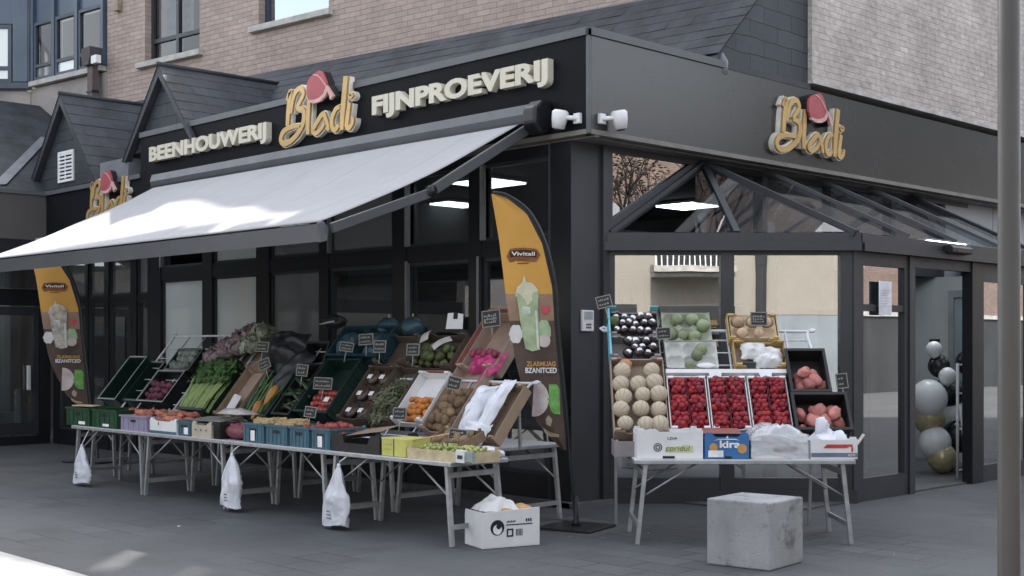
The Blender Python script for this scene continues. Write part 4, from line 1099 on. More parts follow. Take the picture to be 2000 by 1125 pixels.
# ------------------------------------------------------------------ crates and boxes
m_gcr = mat('green_plastic', (.012,.05,.022), .45, 0, .2, 4., spec=.4)
m_dgcr = mat('dark_green_plastic', (.006,.022,.018), .45, 0, .2, 4., spec=.4)
m_bcr = mat('black_plastic', (.011,.011,.012), .45, 0, .2, 4., spec=.4)
m_blcr = mat('blue_plastic', (.05,.115,.155), .5, 0, .2, 4., spec=.4)
m_tealcr = mat('teal_plastic', (.014,.04,.052), .45, 0, .2, 4., spec=.4)
m_lav = mat('lavender_plastic', (.25,.225,.33), .45, 0, .1, 4.)
m_rim = mat('pale_rim', (.30,.33,.31), .5)
m_card = mat('brown_cardboard', (.26,.19,.135), .85, 0, .15, 5., .15, 80.)
m_cardd = mat('dark_brown_cardboard', (.085,.065,.05), .85, 0, .2, 5., .15, 80.)
m_cardp = mat('pinkish_cardboard', (.34,.25,.20), .85, 0, .15, 4., .15, 80.)
m_cardr = mat('red_brown_cardboard', (.22,.09,.075), .8, 0, .2, 4.)
m_cardw = mat('white_cardboard', (.66,.66,.67), .75, 0, .08, 4., .1, 80.)
m_cardk = mat('black_cardboard', (.022,.02,.02), .7, 0, .2, 4.)
m_cardy = mat('yellow_cardboard', (.48,.46,.13), .8, 0, .15, 5.)
m_wood = mat('crate_wood', (.47,.40,.25), .8, 0, .2, 12., .2, 60.)
m_ochre = mat('ochre_cardboard', (.46,.33,.14), .8, 0, .2, 5.)
m_bluebox = mat('blue_cardboard', (.035,.14,.34), .6, 0, .12, 5.)
m_print = mat('dark_print', (.05,.05,.055), .8)
m_beige = mat('beige_cardboard', (.42,.37,.30), .8, 0, .15, 5.)

def crate(label, M, w_, l, h, m, rim=None, style='plastic', sticker=None, group=None, name=None, cat=None, inner=None, notch=.45):
    """open box; local x across, y along, z up, origin at the middle of the base"""
    name = name or ('plastic_crate' if style == 'plastic' else ('wooden_crate' if style == 'wood' else 'cardboard_box'))
    cat = cat or {'plastic':'crate','wood':'crate','card':'box'}[style]
    o = thing(name, label, cat, M, group)
    t_ = .012 if style != 'card' else .008
    hw, hl = w_/2, l/2
    mb = MB(); mb.box(-hw, hw, -hl, hl, 0, t_)
    if style == 'card':
        # end walls with a dip in the middle, side walls straight with corner tabs
        for y in (-hl, hl-t_):
            n_ = notch if y < 0 else notch*.6
            pts = [(-hw,t_),(hw,t_),(hw,h),(hw*.62,h),(hw*.5,h*(1-n_)),(-hw*.5,h*(1-n_)),(-hw*.62,h),(-hw,h)]
            mb.prism(pts, y, y+t_)
        for x in (-hw, hw-t_): mb.box(x, x+t_, -hl+t_, hl-t_, t_, h*.9)
        for x in (-hw+t_, hw-t_-.05):
            for y in (-hl+t_, hl-t_-.02): mb.box(x, x+.05, y, y+.02, h*.9, h+.015)
    else:
        for y in (-hl, hl-t_): mb.box(-hw, hw, y, y+t_, t_, h)
        for x in (-hw, hw-t_): mb.box(x, x+t_, -hl+t_, hl-t_, t_, h)
        if style == 'plastic':
            for x in [-hw+ w_*(i+.5)/5 for i in range(5)]:
                mb.box(x-.006, x+.006, -hl-.006, -hl, t_, h-.02); mb.box(x-.006, x+.006, hl, hl+.006, t_, h-.02)
            for y in [-hl + l*(i+.5)/6 for i in range(6)]:
                mb.box(-hw-.006, -hw, y-.006, y+.006, t_, h-.02); mb.box(hw, hw+.006, y-.006, y+.006, t_, h-.02)
    mb.build('body', m, o)
    if style == 'plastic' or rim:
        e = .014; r = MB()
        r.box(-hw-e, hw+e, -hl-e, -hl+t_, h+.001, h+.02); r.box(-hw-e, hw+e, hl-t_, hl+e, h+.001, h+.02)
        r.box(-hw-e, -hw+t_, -hl+t_, hl-t_, h+.001, h+.02); r.box(hw-t_, hw+e, -hl+t_, hl-t_, h+.001, h+.02)
        r.build('rim', m, o)
        if rim:
            q = MB(); z0, z1 = h+.0205, h+.024; e2 = .004
            q.box(-hw-e, hw+e, -hl-e, -hl-e+.010, z0, z1); q.box(-hw-e, hw+e, hl+e-.010, hl+e, z0, z1)
            q.box(-hw-e, -hw-e+.010, -hl, hl, z0, z1); q.box(hw+e-.010, hw+e, -hl, hl, z0, z1)
            q.build('rim_edge', rim, o)
    if style == 'plastic':
        MB().box(-.055, .055, -hl-.0085, -hl-.0065, h*.66, h*.82).build('hand_hole', m_sblack, o)
    if style == 'wood':
        q = MB()
        for x in (-hw+.012, hw-.032):
            for y in (-hl+.012, hl-.032): q.box(x, x+.02, y, y+.02, t_, h+.03)
        q.build_each('corner_post', m, o)
    if sticker:
        MB().box(-sticker[0]/2+sticker[2], sticker[0]/2+sticker[2], -hl-.011, -hl-.0085, .02, .02+sticker[1]).build('label', m_stick, o)
    if inner:
        MB().box(-hw+t_+.002, hw-t_-.002, -hl+t_+.002, hl-t_-.002, t_+.001, t_+.004).build('liner', inner, o)
    return o

# left rack frame: origin on the measured slope plane, x=0,s=0 -> (0,-1.9,.75)
ANG = math.degrees(math.atan(1.2))
LS = T(0, -1.9, .75) @ RX(ANG)          # local X world x, Y up-slope, Z out of the slope
def on_rack(x0, x1, s0, s1, h, up=0.):   # frame of a crate whose rim lies on the slope plane
    return LS @ T((x0+x1)/2, (s0+s1)/2, up-h-.02)

# ---- tables
def table(label, x0, x1, y0, y1, z, legs, group, M=I4, top_m=None, back=True):
    o = thing('folding_table', label, 'table', M @ T((x0+x1)/2, (y0+y1)/2, 0), group)
    hx, hy = (x1-x0)/2, (y1-y0)/2
    MB().box(-hx+.003, hx-.003, -hy, hy, z-.035, z-.004).build('edge_frame', m_alu, o, bevel=.004)
    MB().box(-hx+.006, hx-.006, -hy+.006, hy-.006, z-.0035, z).build('tabletop', top_m or m_wplastic, o)
    for sx in legs:
        xx = sx*(hx-.10); sp = sx*.07
        fr = MB()
        for sy in (-1, 1): fr.bar((xx, sy*(hy-.05), z-.036), (xx+sp, sy*(hy-.04), .004), .034, .034)
        fr.build_each('leg', m_alu, o)
        MB().bar((xx+sp*.2, -(hy-.06), z-.11), (xx+sp*.2, hy-.06, z-.11), .024, .045).build('top_rail', m_alu, o)
        MB().bar((xx+sp*.85, -(hy-.05), .16), (xx+sp*.85, hy-.05, .16), .02, .04).build('foot_rail', m_alu, o)
        for sy in (-1, 1): MB().tube([(xx+sp*.45, sy*(hy-.07), z*.55), (xx-sx*.42, sy*(hy-.09), z-.037)], .009, 6).build('brace', m_alu, o)
    return o
FT = [(-6.0,-4.33,'leftmost'),(-4.33,-2.66,'second from the left'),(-2.66,-.96,'third from the left'),(-.96,.74,'rightmost')]
for x0, x1, nm in FT:
    table('%s grey metal folding table of the front row under the left stall' % nm, x0, x1, -2.47, -1.82, .69, (-1, 1), 'folding tables under the left stall')
BT = [(-6.3,-4.6,'leftmost'),(-4.6,-2.95,'second from the left'),(-2.95,-1.3,'third from the left'),(-1.3,.20,'rightmost')]
for x0, x1, nm in BT:
    table('%s grey metal folding table of the back row by the shop window' % nm, x0, x1, -1.42, -.55, .72, (-1, 1), 'folding tables behind the left stall')
m_wire = mat('white_rack_wire', (.62,.64,.68), .4, 0, .08, 6., spec=.5)
# ---- racks
def rack(label, x0, x1, s1, out, group='sloping display racks on the left stall', bars=5):
    o = thing('display_rack', label, 'display rack', LS @ T((x0+x1)/2, 0, out), group)
    hx = (x1-x0)/2
    fr = MB()
    fr.tube(catmull([(-hx,-.05,0),(-hx,s1-.06,0),(-hx+.06,s1,0),(hx-.06,s1,0),(hx,s1-.06,0),(hx,-.05,0)], 5), .013, 8)
    fr.build('outer_frame', m_wire, o)
    b_ = MB()
    for i in range(1, bars): b_.tube([(-hx+2*hx*i/bars,0,0),(-hx+2*hx*i/bars,s1,0)], .008, 6)
    b_.build_each('slope_bar', m_wire, o)
    c = MB()
    for s in (.0,.18,.36,.54,.72,.9,1.06,1.22):
        if s < s1-.03: c.tube([(-hx,s,-.004),(hx,s,-.004)], .007, 6)
    c.build_each('cross_bar', m_wire, o)
    lg = MB()
    inv = (LS @ T((x0+x1)/2, 0, out)).inverted()
    for sx in (-1, 1):
        p = LS @ T((x0+x1)/2, 0, out) @ Vector((sx*(hx-.02), s1*.78, 0))
        lg.bar(inv @ p, inv @ Vector((p.x, p.y+.02, .72)), .022)
    lg.build_each('support_leg', m_alu, o)
    return o
rack('white wire display rack with empty top bars at the left of the stall', -6.40, -4.5, 1.42, -.15, bars=5)
rack('white wire display rack in the middle of the left stall', -4.36, -1.9, 1.3, -.19, bars=6)
rack('white wire display rack with bare side rail at the right end of the left stall', -1.86, .42, .84, -.15, bars=6)

CR = 'tilted crates'
# 1 empty green crates
c = crate('empty dark green plastic crate with pale rim tilted at the left end of the rack', on_rack(-6.86,-6.44,.30,.97,.2), .42, .67, .18, m_dgcr, m_rim)
c = crate('empty dark green plastic crate beside the pale-rimmed empty one', on_rack(-6.42,-6.0,.34,.95,.26), .34, .6, .18, m_dgcr)
# supports for the left end crates
ta = table('narrow grey folding table under the empty green crates at the far left', -7.05, -6.36, -1.75, -1.15, .69, (-1,1), 'folding tables under the left stall')
# 2 beet crate and artichoke crate
C = on_rack(-5.86,-5.24,.30,.75,.16); crate('black plastic crate of beetroot with pale rim', C, .60, .45, .15, m_bcr, m_rim)
produce('beetroot','beetroot','dark purple beetroot in the pale-rimmed black crate','beetroot','beetroots in the black crate', C, cells(-.26,.27,-.2,.1,6,4,.09,.4,5,layers=2,dz=.05), (.8,1.15), .012, seed=4)
C = on_rack(-5.80,-5.2,.80,1.10,.16); crate('black plastic crate of artichokes above the beetroot', C, .56, .32, .14, m_bcr)
produce('artichoke','artichoke','grey-green artichoke in the crate above the beetroot','artichoke','artichokes in the black crate', C, cells(-.22,.22,-.13,.15,4,3,.12,.3,6), (.9,1.2), .01, seed=5)
# 3 celery
C = on_rack(-4.85,-4.28,.22,.97,.15); crate('dark green plastic crate packed with celery', C, .54, .74, .14, m_dgcr)
def bunch(C, x, y, z, i, rz):
    o = thing('celery', 'bunch of celery with pale stalks and dark leaves in the green crate', 'celery', C @ T(x, y, z) @ RZ(rz) @ SC(1.05,1.05,1.05), 'celery bunches')
    put('stalk', CEL[i % 3][0], I4, o); put('leaves', CEL[i % 3][1], I4, o)
for i in range(10): bunch(C, -.22+.11*(i % 5)+.01*(i//5), -.04, .06+.07*(i//5), i, (i*37 % 17)-8)
# 4 brown box with leeks folded flap
C = on_rack(-4.05,-3.62,.19,.88,.14); crate('brown cardboard box with bare pinkish liner beside the celery', C, .42, .68, .13, m_card, style='card', inner=m_cardp)
props(MB().grid(lambda u, v: (-.12+.16*u, -.28+.22*v, .06+.05*math.sin(3*u)+.02*v), 6, 4).build('paper_sheet', m_cardw, None, C), 'crumpled white paper sheet in the brown box beside the celery', 'paper')
# 5 leeks and squash
C = on_rack(-3.5,-2.98,.2,.78,.14); crate('dark green plastic crate of leeks and orange squash', C, .48, .58, .13, m_dgcr)
for i in range(12):
    put('leek', ME['leek'][i % 3], C @ T(-.2+.07*(i % 6), .0, .05+.05*(i//6)) @ RZ((i*29 % 21)-10), None, 'leek with dark green leaves in the crate left of the price signs', 'leek', 'leeks in the dark green crate')
produce('squash','squash','long orange squash lying on the leeks','squash','orange squashes on the leeks', C, [(.12,-.02,.16),(.02,-.22,.15)], (.8,.9), 0, 'long', 8)
# 6 dark vegetables
C = on_rack(-2.93,-2.6,.24,.9,.14); crate('black plastic crate of cucumbers', C, .30, .66, .13, m_bcr)
produce('cucumber','cucumber','dark cucumber in the narrow black crate','cucumber','cucumbers in the black crate', C, cells(-.12,.12,-.26,.26,3,3,.08,.3,9,layers=2,dz=.05), (.9,1.1), .005, 'lie', 9)
# 7 tomatoes
C = on_rack(-2.58,-2.0,.29,.98,.17); crate('dark green plastic crate holding a red tomato pack and price sign', C, .56, .68, .16, m_dgcr)
tp = thing('tomato_pack', 'shallow red pack of tomatoes at the bottom of the dark green crate', 'tomato pack', C @ T(.02, -.16, .05))
MB().box(-.2,.2,-.15,.15,0,.05).build('tray', mat('red_tray', (.3,.03,.025), .4), tp, bevel=.01)
for i, (x, y, z) in enumerate(cells(-.19,.19,-.14,.14,6,4,.065,.2,4)): put('tomato', ME['tomato'][i % 2], T(x,y,z) @ SC(.85,.85,.8), tp)
MB().box(.05,.13,-.03,.03,.098,.1).build('label', m_stick, tp)
# 8 date boxes
C = on_rack(-1.82,-1.42,.25,.92,.12); crate('dark brown cardboard box of small brown packs with pale labels', C, .40, .66, .11, m_cardd, style='card', notch=.2)
m_pack = mat('brown_pack', (.055,.032,.025), .35, 0, .3, 9., spec=.5)
for i in range(3):
    for j in range(2):
        pk = thing('date_pack', 'small brown pack with a pale label in the dark brown box', 'food pack', C @ T(-.09+.19*j, -.2+.21*i, .06), 'brown packs in the dark box')
        MB().blob((.085,.095,.04), .12, 2, i+2*j, 2).build('pack', m_pack, pk)
        MB().box(-.035,.03,-.05,0,.043,.046).build('label', m_stick, pk)
# 9 herbs
C = on_rack(-1.40,-1.03,.26,.92,.14); crate('brown cardboard box of grey-green herbs', C, .36, .66, .13, m_cardd, style='card')
produce('herb','herb_bunch','loose bunch of grey-green herbs in the brown box','herbs','herb bunches in the brown box', C, cells(-.12,.12,-.28,.12,2,4,.06,.3,4,layers=2,dz=.05), (.9,1.25), .01, 'tilt', 12)
# 10 white box with mandarins
C = on_rack(-1.0,-.55,.28,.86,.13); o = crate('white cardboard box with red rim holding a few mandarins', C, .44, .58, .12, m_cardw, style='card', inner=m_cardw)
MB().box(-.2,.2,.292,.30,.03,.12).build('rim_strip', m_cardr, o)
produce('mandarin','mandarin','orange mandarin in the white box','mandarin','mandarins in the white box', C, cells(-.14,.18,-.26,.02,5,4,.06,.5,7,layers=2,dz=.04), (.75,1.0), .008, seed=13)
# 11 potato box
C = on_rack(-.52,-.10,.20,.96,.15); crate('pale brown cardboard box half full of brown potatoes', C, .42, .75, .14, m_cardp, style='card')
produce('potato','potato','brown potato in the pale brown tilted box','potato','potatoes in the tilted box', C, cells(-.17,.17,-.34,.10,4,6,.07,.5,8,layers=2,dz=.06), (.9,1.25), .01, seed=14)
# 12 end box with white bag
C = on_rack(.10,.52,.14,.74,.13); o = crate('plain brown cardboard box tilted at the right end of the rack', C, .40, .60, .12, m_card, style='card')
MB().box(.1,.13,.05,.08,.122,.124).build('hole', m_sblack, o)
def crumple(x0, x1, y0, y1, z, amp, seed, nx=26, ny=26, fr=3.):
    return lambda u, v: (x0+(x1-x0)*u+amp*.3*noise.noise(Vector((u*5, v*5, seed))), y0+(y1-y0)*v+amp*.3*noise.noise(Vector((u*5, v*5, seed+9))),
        z + amp*(1-abs(2*u-1)**3)*(1-abs(2*v-1)**4)*(1+.5*noise.turbulence(Vector((u*fr, v*fr, seed)), 3, False)) )
m_bagw = mat('white_bag_plastic', (.62,.64,.70), .4, 0, .08, 4., .3, 14., spec=.5, sss=.15)
bg1 = thing('plastic_bag', 'crumpled white plastic bag draped over the brown box at the right end', 'plastic bag', C @ T(-.12, -.08, .10), None)
MB().grid(crumple(-.13,.2,-.30,-.05,.0,.10,2.),24,24).grid(crumple(-.15,.02,-.2,.34,.02,.10,5.),24,24).grid(crumple(.04,.2,-.15,.42,.02,.07,8.),24,24).build('bag', m_bagw, bg1)

# ---- upper row
for i, (x, y, z, k) in enumerate([(-4.82,-1.05,1.60,0),(-4.6,-1.0,1.70,1),(-4.38,-1.0,1.76,0),(-4.18,-1.0,1.76,2),(-4.66,-1.2,1.56,0),(-4.42,-1.18,1.60,1),(-4.2,-1.16,1.62,2),(-4.86,-1.22,1.48,0)]):
    put('curly_cabbage', ME['curly'][k], T(x, y, z) @ RZ(i*50) @ SC(1.3,1.3,1.2), None,
        'curly %s cabbage heaped at the top of the rack above the celery' % ('purplish' if k < 2 else 'grey-green'), 'cabbage', 'curly %s cabbages' % ('purplish' if k < 2 else 'grey-green'))
crate('pinkish cardboard box under the curly cabbages', on_rack(-4.7,-3.98,.86,1.25,.2), .7, .42, .14, m_cardp, style='card')
def drape(name, label, cat, M, w_, l, amp, seed, m):
    o = thing(name, label, cat, M)
    MB().grid(crumple(-w_/2, w_/2, -l/2, l/2, 0, amp, seed, fr=2.5), 22, 22).build('bag', m, o)
m_dbag = mat('black_bag_plastic', (.02,.021,.025), .45, 0, .2, 5., .3, 12., spec=.45)
m_tbag = mat('teal_bag_plastic', (.02,.052,.07), .45, 0, .25, 5., .3, 12., spec=.5)
drape('plastic_bag', 'dark grey plastic bag slumped right of the curly cabbages', 'plastic bag', LS @ T(-3.62, 1.18, -.1), .62, .42, .16, 3., m_dbag)
drape('plastic_bag', 'long dark plastic bag hanging down between squash and tomatoes', 'plastic bag', LS @ T(-3.15, .82, -.06) @ RZ(-20), .34, .6, .1, 6., m_dbag)
C = T(-3.0,-.98,1.42) @ RX(70); crate('black plastic crate standing steeply atop the rack, a red fruit inside', C, .40, .40, .16, m_bcr)
produce('tomato','pomegranate','red pomegranate in the upright black crate','fruit',None, C, [(.02,-.08,.10)], (1.3,1.3), 0)
ME['lime'] = [MB().blob((.04,.034,.034), .1, 1, 1, 2).mesh('lime', mat('lime_green', (.10,.26,.06), .4))]
produce('lime','lime','bright green fruit below the upright black crate','fruit',None, C, [(.10,-.22,.15)], (1.5,1.5), 0)
cp_ = thing('wrapped_head', 'dark grey wrapped bundle on top of the upright black crate', 'bundle', T(-3.02,-.84,1.90))
MB().blob((.16,.12,.075), .3, 2, 4, 3).build('bundle', m_dbag, cp_); MB().tube([(-.14,-.1,-.03),(0,-.13,-.02),(.13,-.1,-.0)], .01, 6).build('cord', m_rim, cp_)
for i, (x, lab) in enumerate(((-2.45,'left'),(-2.0,'right'))):
    C = on_rack(x-.2, x+.2, 1.04, 1.42, .16); crate('dark teal plastic crate, the %s one of two above the tomatoes' % lab, C, .40, .38, .15, m_tealcr)
    drape('plastic_bag', 'dark teal plastic bag in the %s teal crate' % lab, 'plastic bag', C @ T(0,0,.06), .38, .36, .12, 4.+i, m_tbag)
for i, (x, z) in enumerate(((-2.05,1.86),(-1.66,1.86))):
    dk = thing('pumpkin', '%s dark teal pumpkin standing at the back above the packs' % ('left','right')[i], 'pumpkin', T(x,-.86,z-.04))
    MB().blob((.13,.12,.11), .08, 2, i, 3).build('fruit', m_tbag, dk); MB().tube([(0,0,.1),(.01,0,.14)], .012, 6).build('stalk', m_gin, dk)
C = on_rack(-1.86,-1.36,.98,1.34,.16); crate('dark brown cardboard box, empty, above the brown packs', C, .48, .36, .14, m_cardd, style='card')
C = on_rack(-1.3,-.66,.95,1.34,.16); crate('brown cardboard box of dark green avocados', C, .62, .40, .14, m_cardd, style='card')
produce('avocado','avocado','dark green avocado in the brown box above the herbs','avocado','avocados in the brown box', C, cells(-.26,.28,-.18,.06,5,3,.1,.3,8,layers=2,dz=.06), (.95,1.3), .01, seed=15)
for i, (x, y, a) in enumerate(((-.17,.11,30),(.13,.02,-35))):
    pf_ = thing('paper_wrap', '%s white paper strip lying over the avocados' % ('upper','lower')[i], 'paper', C @ T(x, y, .2) @ RZ(a) @ RX(-15))
    MB().grid(lambda u, v: ((u-.5)*.1, (v-.5)*.2, .02*math.sin(3*v)), 4, 6).build('sheet', mat('grey_paper', (.4,.38,.36), .8), pf_)
sg = thing('paper_tag', 'white paper tag with a dark handle cut-out standing behind the avocados', 'tag', T(-1.02,-.86,1.80) @ RZ(25) @ RX(-12))
MB().prism([(-.09,0),(.09,0),(.085,.15),(.03,.16),(.03,.10),(-.02,.10),(-.02,.165),(-.08,.16)], -.004, .004).build('tag', m_cardw, sg)
MB().prism([(-.02,.102),(.03,.102),(.03,.17),(-.02,.175)], -.003, .003).build('handle_hole', m_sblack, sg)
# pink box with red onions in a net
C = on_rack(-.52,-.06,.93,1.63,.2); pb = crate('large pinkish cardboard box with red-brown sides leaning at the top right of the stall', C, .46, .68, .17, m_cardp, style='card', notch=.2)
e_ = MB()
e_.box(-.25,-.232,-.34,.35,.0,.2); e_.box(-.232,.25,.342,.36,.0,.2)
e_.build('outer_sleeve', m_cardr, pb)
m_net = mat('magenta_net', (.42,.03,.15), .4, 0, .3, 30., .5, 60., spec=.5)
ob = thing('onion_net', 'magenta net of red onions in the pinkish leaning box', 'onion net', C @ T(.06, -.22, .1))
MB().grid(crumple(-.2,.2,-.14,.1,0,.1,3.),20,14).grid(lambda u, v: (.02+.2*u*(1-.6*v)+.02, -.12-.16*v*(1-u*.3), .05*math.sin(3*u)*(1-v)+.03), 10, 8).build('net', m_net, ob)
for i in range(5): put('red_onion', ME['red_onion'][i % 2], T(-.16+.075*i, .02+.02*(i % 2), .09), ob)

# ---- front row on the table edge (z = .69)
Z0 = .692
def front(x0, x1, h, d=.42): return T((x0+x1)/2, -2.44+d/2, Z0)
crate('dark green plastic crate, left one of the two flat on the table end', front(-6.2,-5.58,.2,.4), .58, .40, .19, m_gcr, None, sticker=(.16,.035,.12))
crate('dark green plastic crate, right one of the two flat on the table end', front(-5.54,-4.92,.2,.4), .58, .40, .19, m_gcr, None, sticker=(.15,.03,.05))
C = front(-5.54,-4.92,.2,.4)
produce('root','sweet_potato','pale sweet potato lying in the right-hand green crate','sweet potato',None, C, [(.16,.08,.19)], (1.1,1.1), 0)
bx = thing('wooden_board', 'flat pale wooden board resting on the left green crate', 'board', front(-6.2,-5.58,.2,.4) @ T(-.12,.0,.215) @ RX(4) @ RZ(8))
MB().box(-.28,.16,-.05,.05,0,.014).build('board', m_wood, bx, bevel=.004)
C = front(-4.86,-4.24,.2,.42); crate('lavender plastic crate of reddish sweet potatoes', C, .58, .42, .15, m_lav)
produce('root','sweet_potato','reddish sweet potato heaped in the lavender crate','sweet potato','reddish sweet potatoes in the lavender crate', C, cells(-.26,.28,-.17,.18,5,4,.14,.3,8,layers=2,dz=.05), (.9,1.2), .012, 'lie', 16)
C = front(-4.2,-3.62,.2,.42); o = crate('white cardboard box with a pale blue lower edge, full of reddish sweet potatoes', C, .56, .42, .15, m_cardw, style='card', notch=.1)
MB().box(-.28,.28,-.214,-.2115,.0,.03).build('blue_strip', m_blcr, o); MB().box(-.1,-.085,-.2135,-.2115,.09,.12).build('print', m_print, o)
produce('root','sweet_potato','reddish sweet potato heaped in the white box','sweet potato','reddish sweet potatoes in the white box', C, cells(-.26,.26,-.17,.18,5,4,.14,.3,9,layers=2,dz=.05), (.9,1.2), .012, 'lie', 17)
C = front(-3.6,-3.34,.2,.4); crate('narrow grey-blue plastic crate between the white and beige boxes', C, .24, .40, .14, m_blcr, sticker=(.08,.07,.05))
C = front(-3.32,-2.94,.2,.4); o = crate('beige cardboard box with a torn clear lid, empty', C, .38, .40, .15, m_beige, style='card', notch=.15)
for i in range(3): MB().box(-.12+.1*i,-.1+.1*i,-.204,-.2015,.07,.085).build('print', m_print, o)
pl = MB().box(-.3,.22,-.14,.12,0,.012).build('loose_lid', mat('grey_lid', (.22,.23,.23), .3, spec=.6), o, T(-.1,.06,.17) @ RZ(6) @ RX(5))
C = front(-2.92,-2.78,.2,.4); crate('thin black plastic crate squeezed beside the beige box', C, .12, .38, .14, m_bcr)
pgr = thing('paper_scrap', 'crumpled pale paper lying above the thin black crate', 'paper', T(-3.0,-2.1,.93))
MB().grid(crumple(-.25,.25,-.12,.12,0,.05,4.),16,12).build('sheet', mat('grey_paper', (.4,.38,.36), .8), pgr)
# red net bag
rb_ = thing('onion_net', 'dark red net bag of shallots lying on the table', 'onion net', T(-2.62,-2.22,Z0))
m_rnet = mat('dark_red_net', (.17,.045,.06), .5, 0, .5, 45., .8, 60.)
MB().blob((.27,.2,.085), .2, 3, 3, 3, M=T(0,0,.08)).build('net', m_rnet, rb_)
for i, (x, y, z) in enumerate(cells(-.22,.22,-.13,.13,6,3,.14,.3,4)): put('red_onion', ME['red_onion'][i % 2], T(x,y,z) @ SC(.6,.6,.6), rb_)
BL = [(-2.37,-1.99,'leftmost'),(-1.97,-1.6,'second from left'),(-1.58,-1.25,'third from left'),(-1.23,-.93,'rightmost')]
bt = [('ginger','ginger_root','beige ginger root in the leftmost blue crate','ginger'),('ginger','ginger_root','beige ginger root in the second blue crate','ginger'),('red_pepper','red_pepper','red pepper in the third blue crate','pepper'),('red_pepper','red_pepper','red pepper in the rightmost blue crate','pepper')]
for i, ((x0, x1, nm), (k, n_, lb, ct_)) in enumerate(zip(BL, bt)):
    C = front(x0, x1, .2, .4); w_ = x1-x0
    crate('%s of four blue plastic crates, holding %s' % (nm, {'ginger':'ginger','pepper':'red peppers'}[ct_]), C, w_-.03, .39, .17, m_blcr, sticker=(.07,.1,0) if i in (0, 3) else None, group='blue plastic crates')
    produce(k, n_, lb, ct_, lb.replace('root in','roots in').replace('pepper in','peppers in'), C, cells(-w_*.38,w_*.4,-.15,.17,4,4,.15 if i != 2 else .12,.3,i,layers=2,dz=.045), (.85,1.15), .012, 'lie' if k == 'ginger' else 'any', 20+i)
# black box with flap
C = front(-.9,-.22,.2,.44); o = crate('black cardboard box with an open brown flap, empty', C, .68, .44, .16, m_cardk, style='card', notch=.5, inner=m_cardd)
MB().grid(lambda u, v: (-.3+.5*u, -.1+.24*v, .13+.06*u+.05*v), 2, 2).build('flap', m_card, o)
ps = thing('paper_sheet', 'white paper sheet folded in the black box', 'paper', C @ T(.12, -.06, .12) @ RZ(12))
MB().grid(lambda u, v: ((u-.5)*.42, (v-.5)*.26, .02*math.sin(4*u)+.05*max(0,u-.5)), 8, 4).build('sheet', mat('white_paper', (.55,.55,.6), .8), ps)
yb = thing('cardboard_box', 'bright yellow cardboard box at the table front', 'box', T(-.03,-2.3,Z0))
MB().box(-.16,.16,-.14,.14,0,.155).build('body', m_cardy, yb, bevel=.006)
MB().box(.004,.012,-.1435,-.1405,.0,.155).build('seam', m_print, yb); MB().box(-.13,-.01,-.1425,-.1405,.1,.104).box(-.13,-.04,-.1425,-.1405,.06,.064).build('print', mat('ochre_print', (.4,.36,.05), .8), yb)
C = T(.54,-2.27,Z0); crate('pale wooden crate full of green grapes at the right end of the table', C, .80, .32, .085, m_wood, style='wood')
rg = random.Random(5)
gl_ = []
for k in range(9):
    g = thing('grape_bunch', 'bunch of pale green grapes in the wooden crate', 'grapes', C @ T(-.3+.072*k+.02*rg.random(), rg.uniform(-.06,.06), .075) @ RZ(rg.uniform(0,360)), 'green grape bunches')
    for q in range(26):
        put('grape', ME['grape'][q % 2], T(rg.gauss(0,.04), rg.gauss(0,.032), rg.uniform(-.01,.04)) @ SC(1.1,1.1,1.1), g)
C = T(.28,-2.02,Z0+.09) @ RX(20); crate('small wooden crate of brown potatoes behind the yellow box', C, .50, .30, .085, mat('crate_wood_brown', (.17,.12,.075), .8, 0, .2, 12.), style='wood')
produce('potato','potato','brown potato in the small wooden crate','potato','potatoes in the small wooden crate', C, cells(-.2,.2,-.12,.12,4,3,.06,.3,3), (.9,1.2), .01, seed=31)
st_ = thing('wooden_stick', 'thin bamboo stick lying across the grapes', 'stick', T(.25,-2.28,.84)); MB().tube([(-.2,-.1,-.02),(.2,.05,.06)], .008, 6).build('stick', m_gin, st_)
jn = thing('price_tag_clip', 'white plastic clip tag at the right corner of the grape crate', 'tag', T(.86,-2.46,.70))
MB().box(-.05,.05,-.02,.02,0,.10).build('tag', m_cardw, jn); MB().box(-.03,.03,-.023,-.0205,.03,.06).build('print', m_print, jn); MB().box(.06,.13,-.01,.03,.01,.09).build('side_tag', mat('grey_green_tag', (.25,.3,.28), .5), jn)
jp = thing('pink_wrapper', 'crumpled pink wrapper on the right corner of the table', 'wrapper', T(.80,-2.22,.70)); MB().blob((.07,.05,.045), .6, 3, 4, 3, M=T(0,0,.04)).build('wrapper', mat('pink_film', (.42,.10,.16), .35, 0, .2, 8.), jp)
jw = thing('plastic_wrap', 'crumpled clear white wrap behind the pink wrapper', 'wrapper', T(.72,-2.02,.70)); MB().blob((.14,.06,.05), .8, 4, 6, 3, M=T(0,0,.04)).build('wrapper', m_bagw, jw)

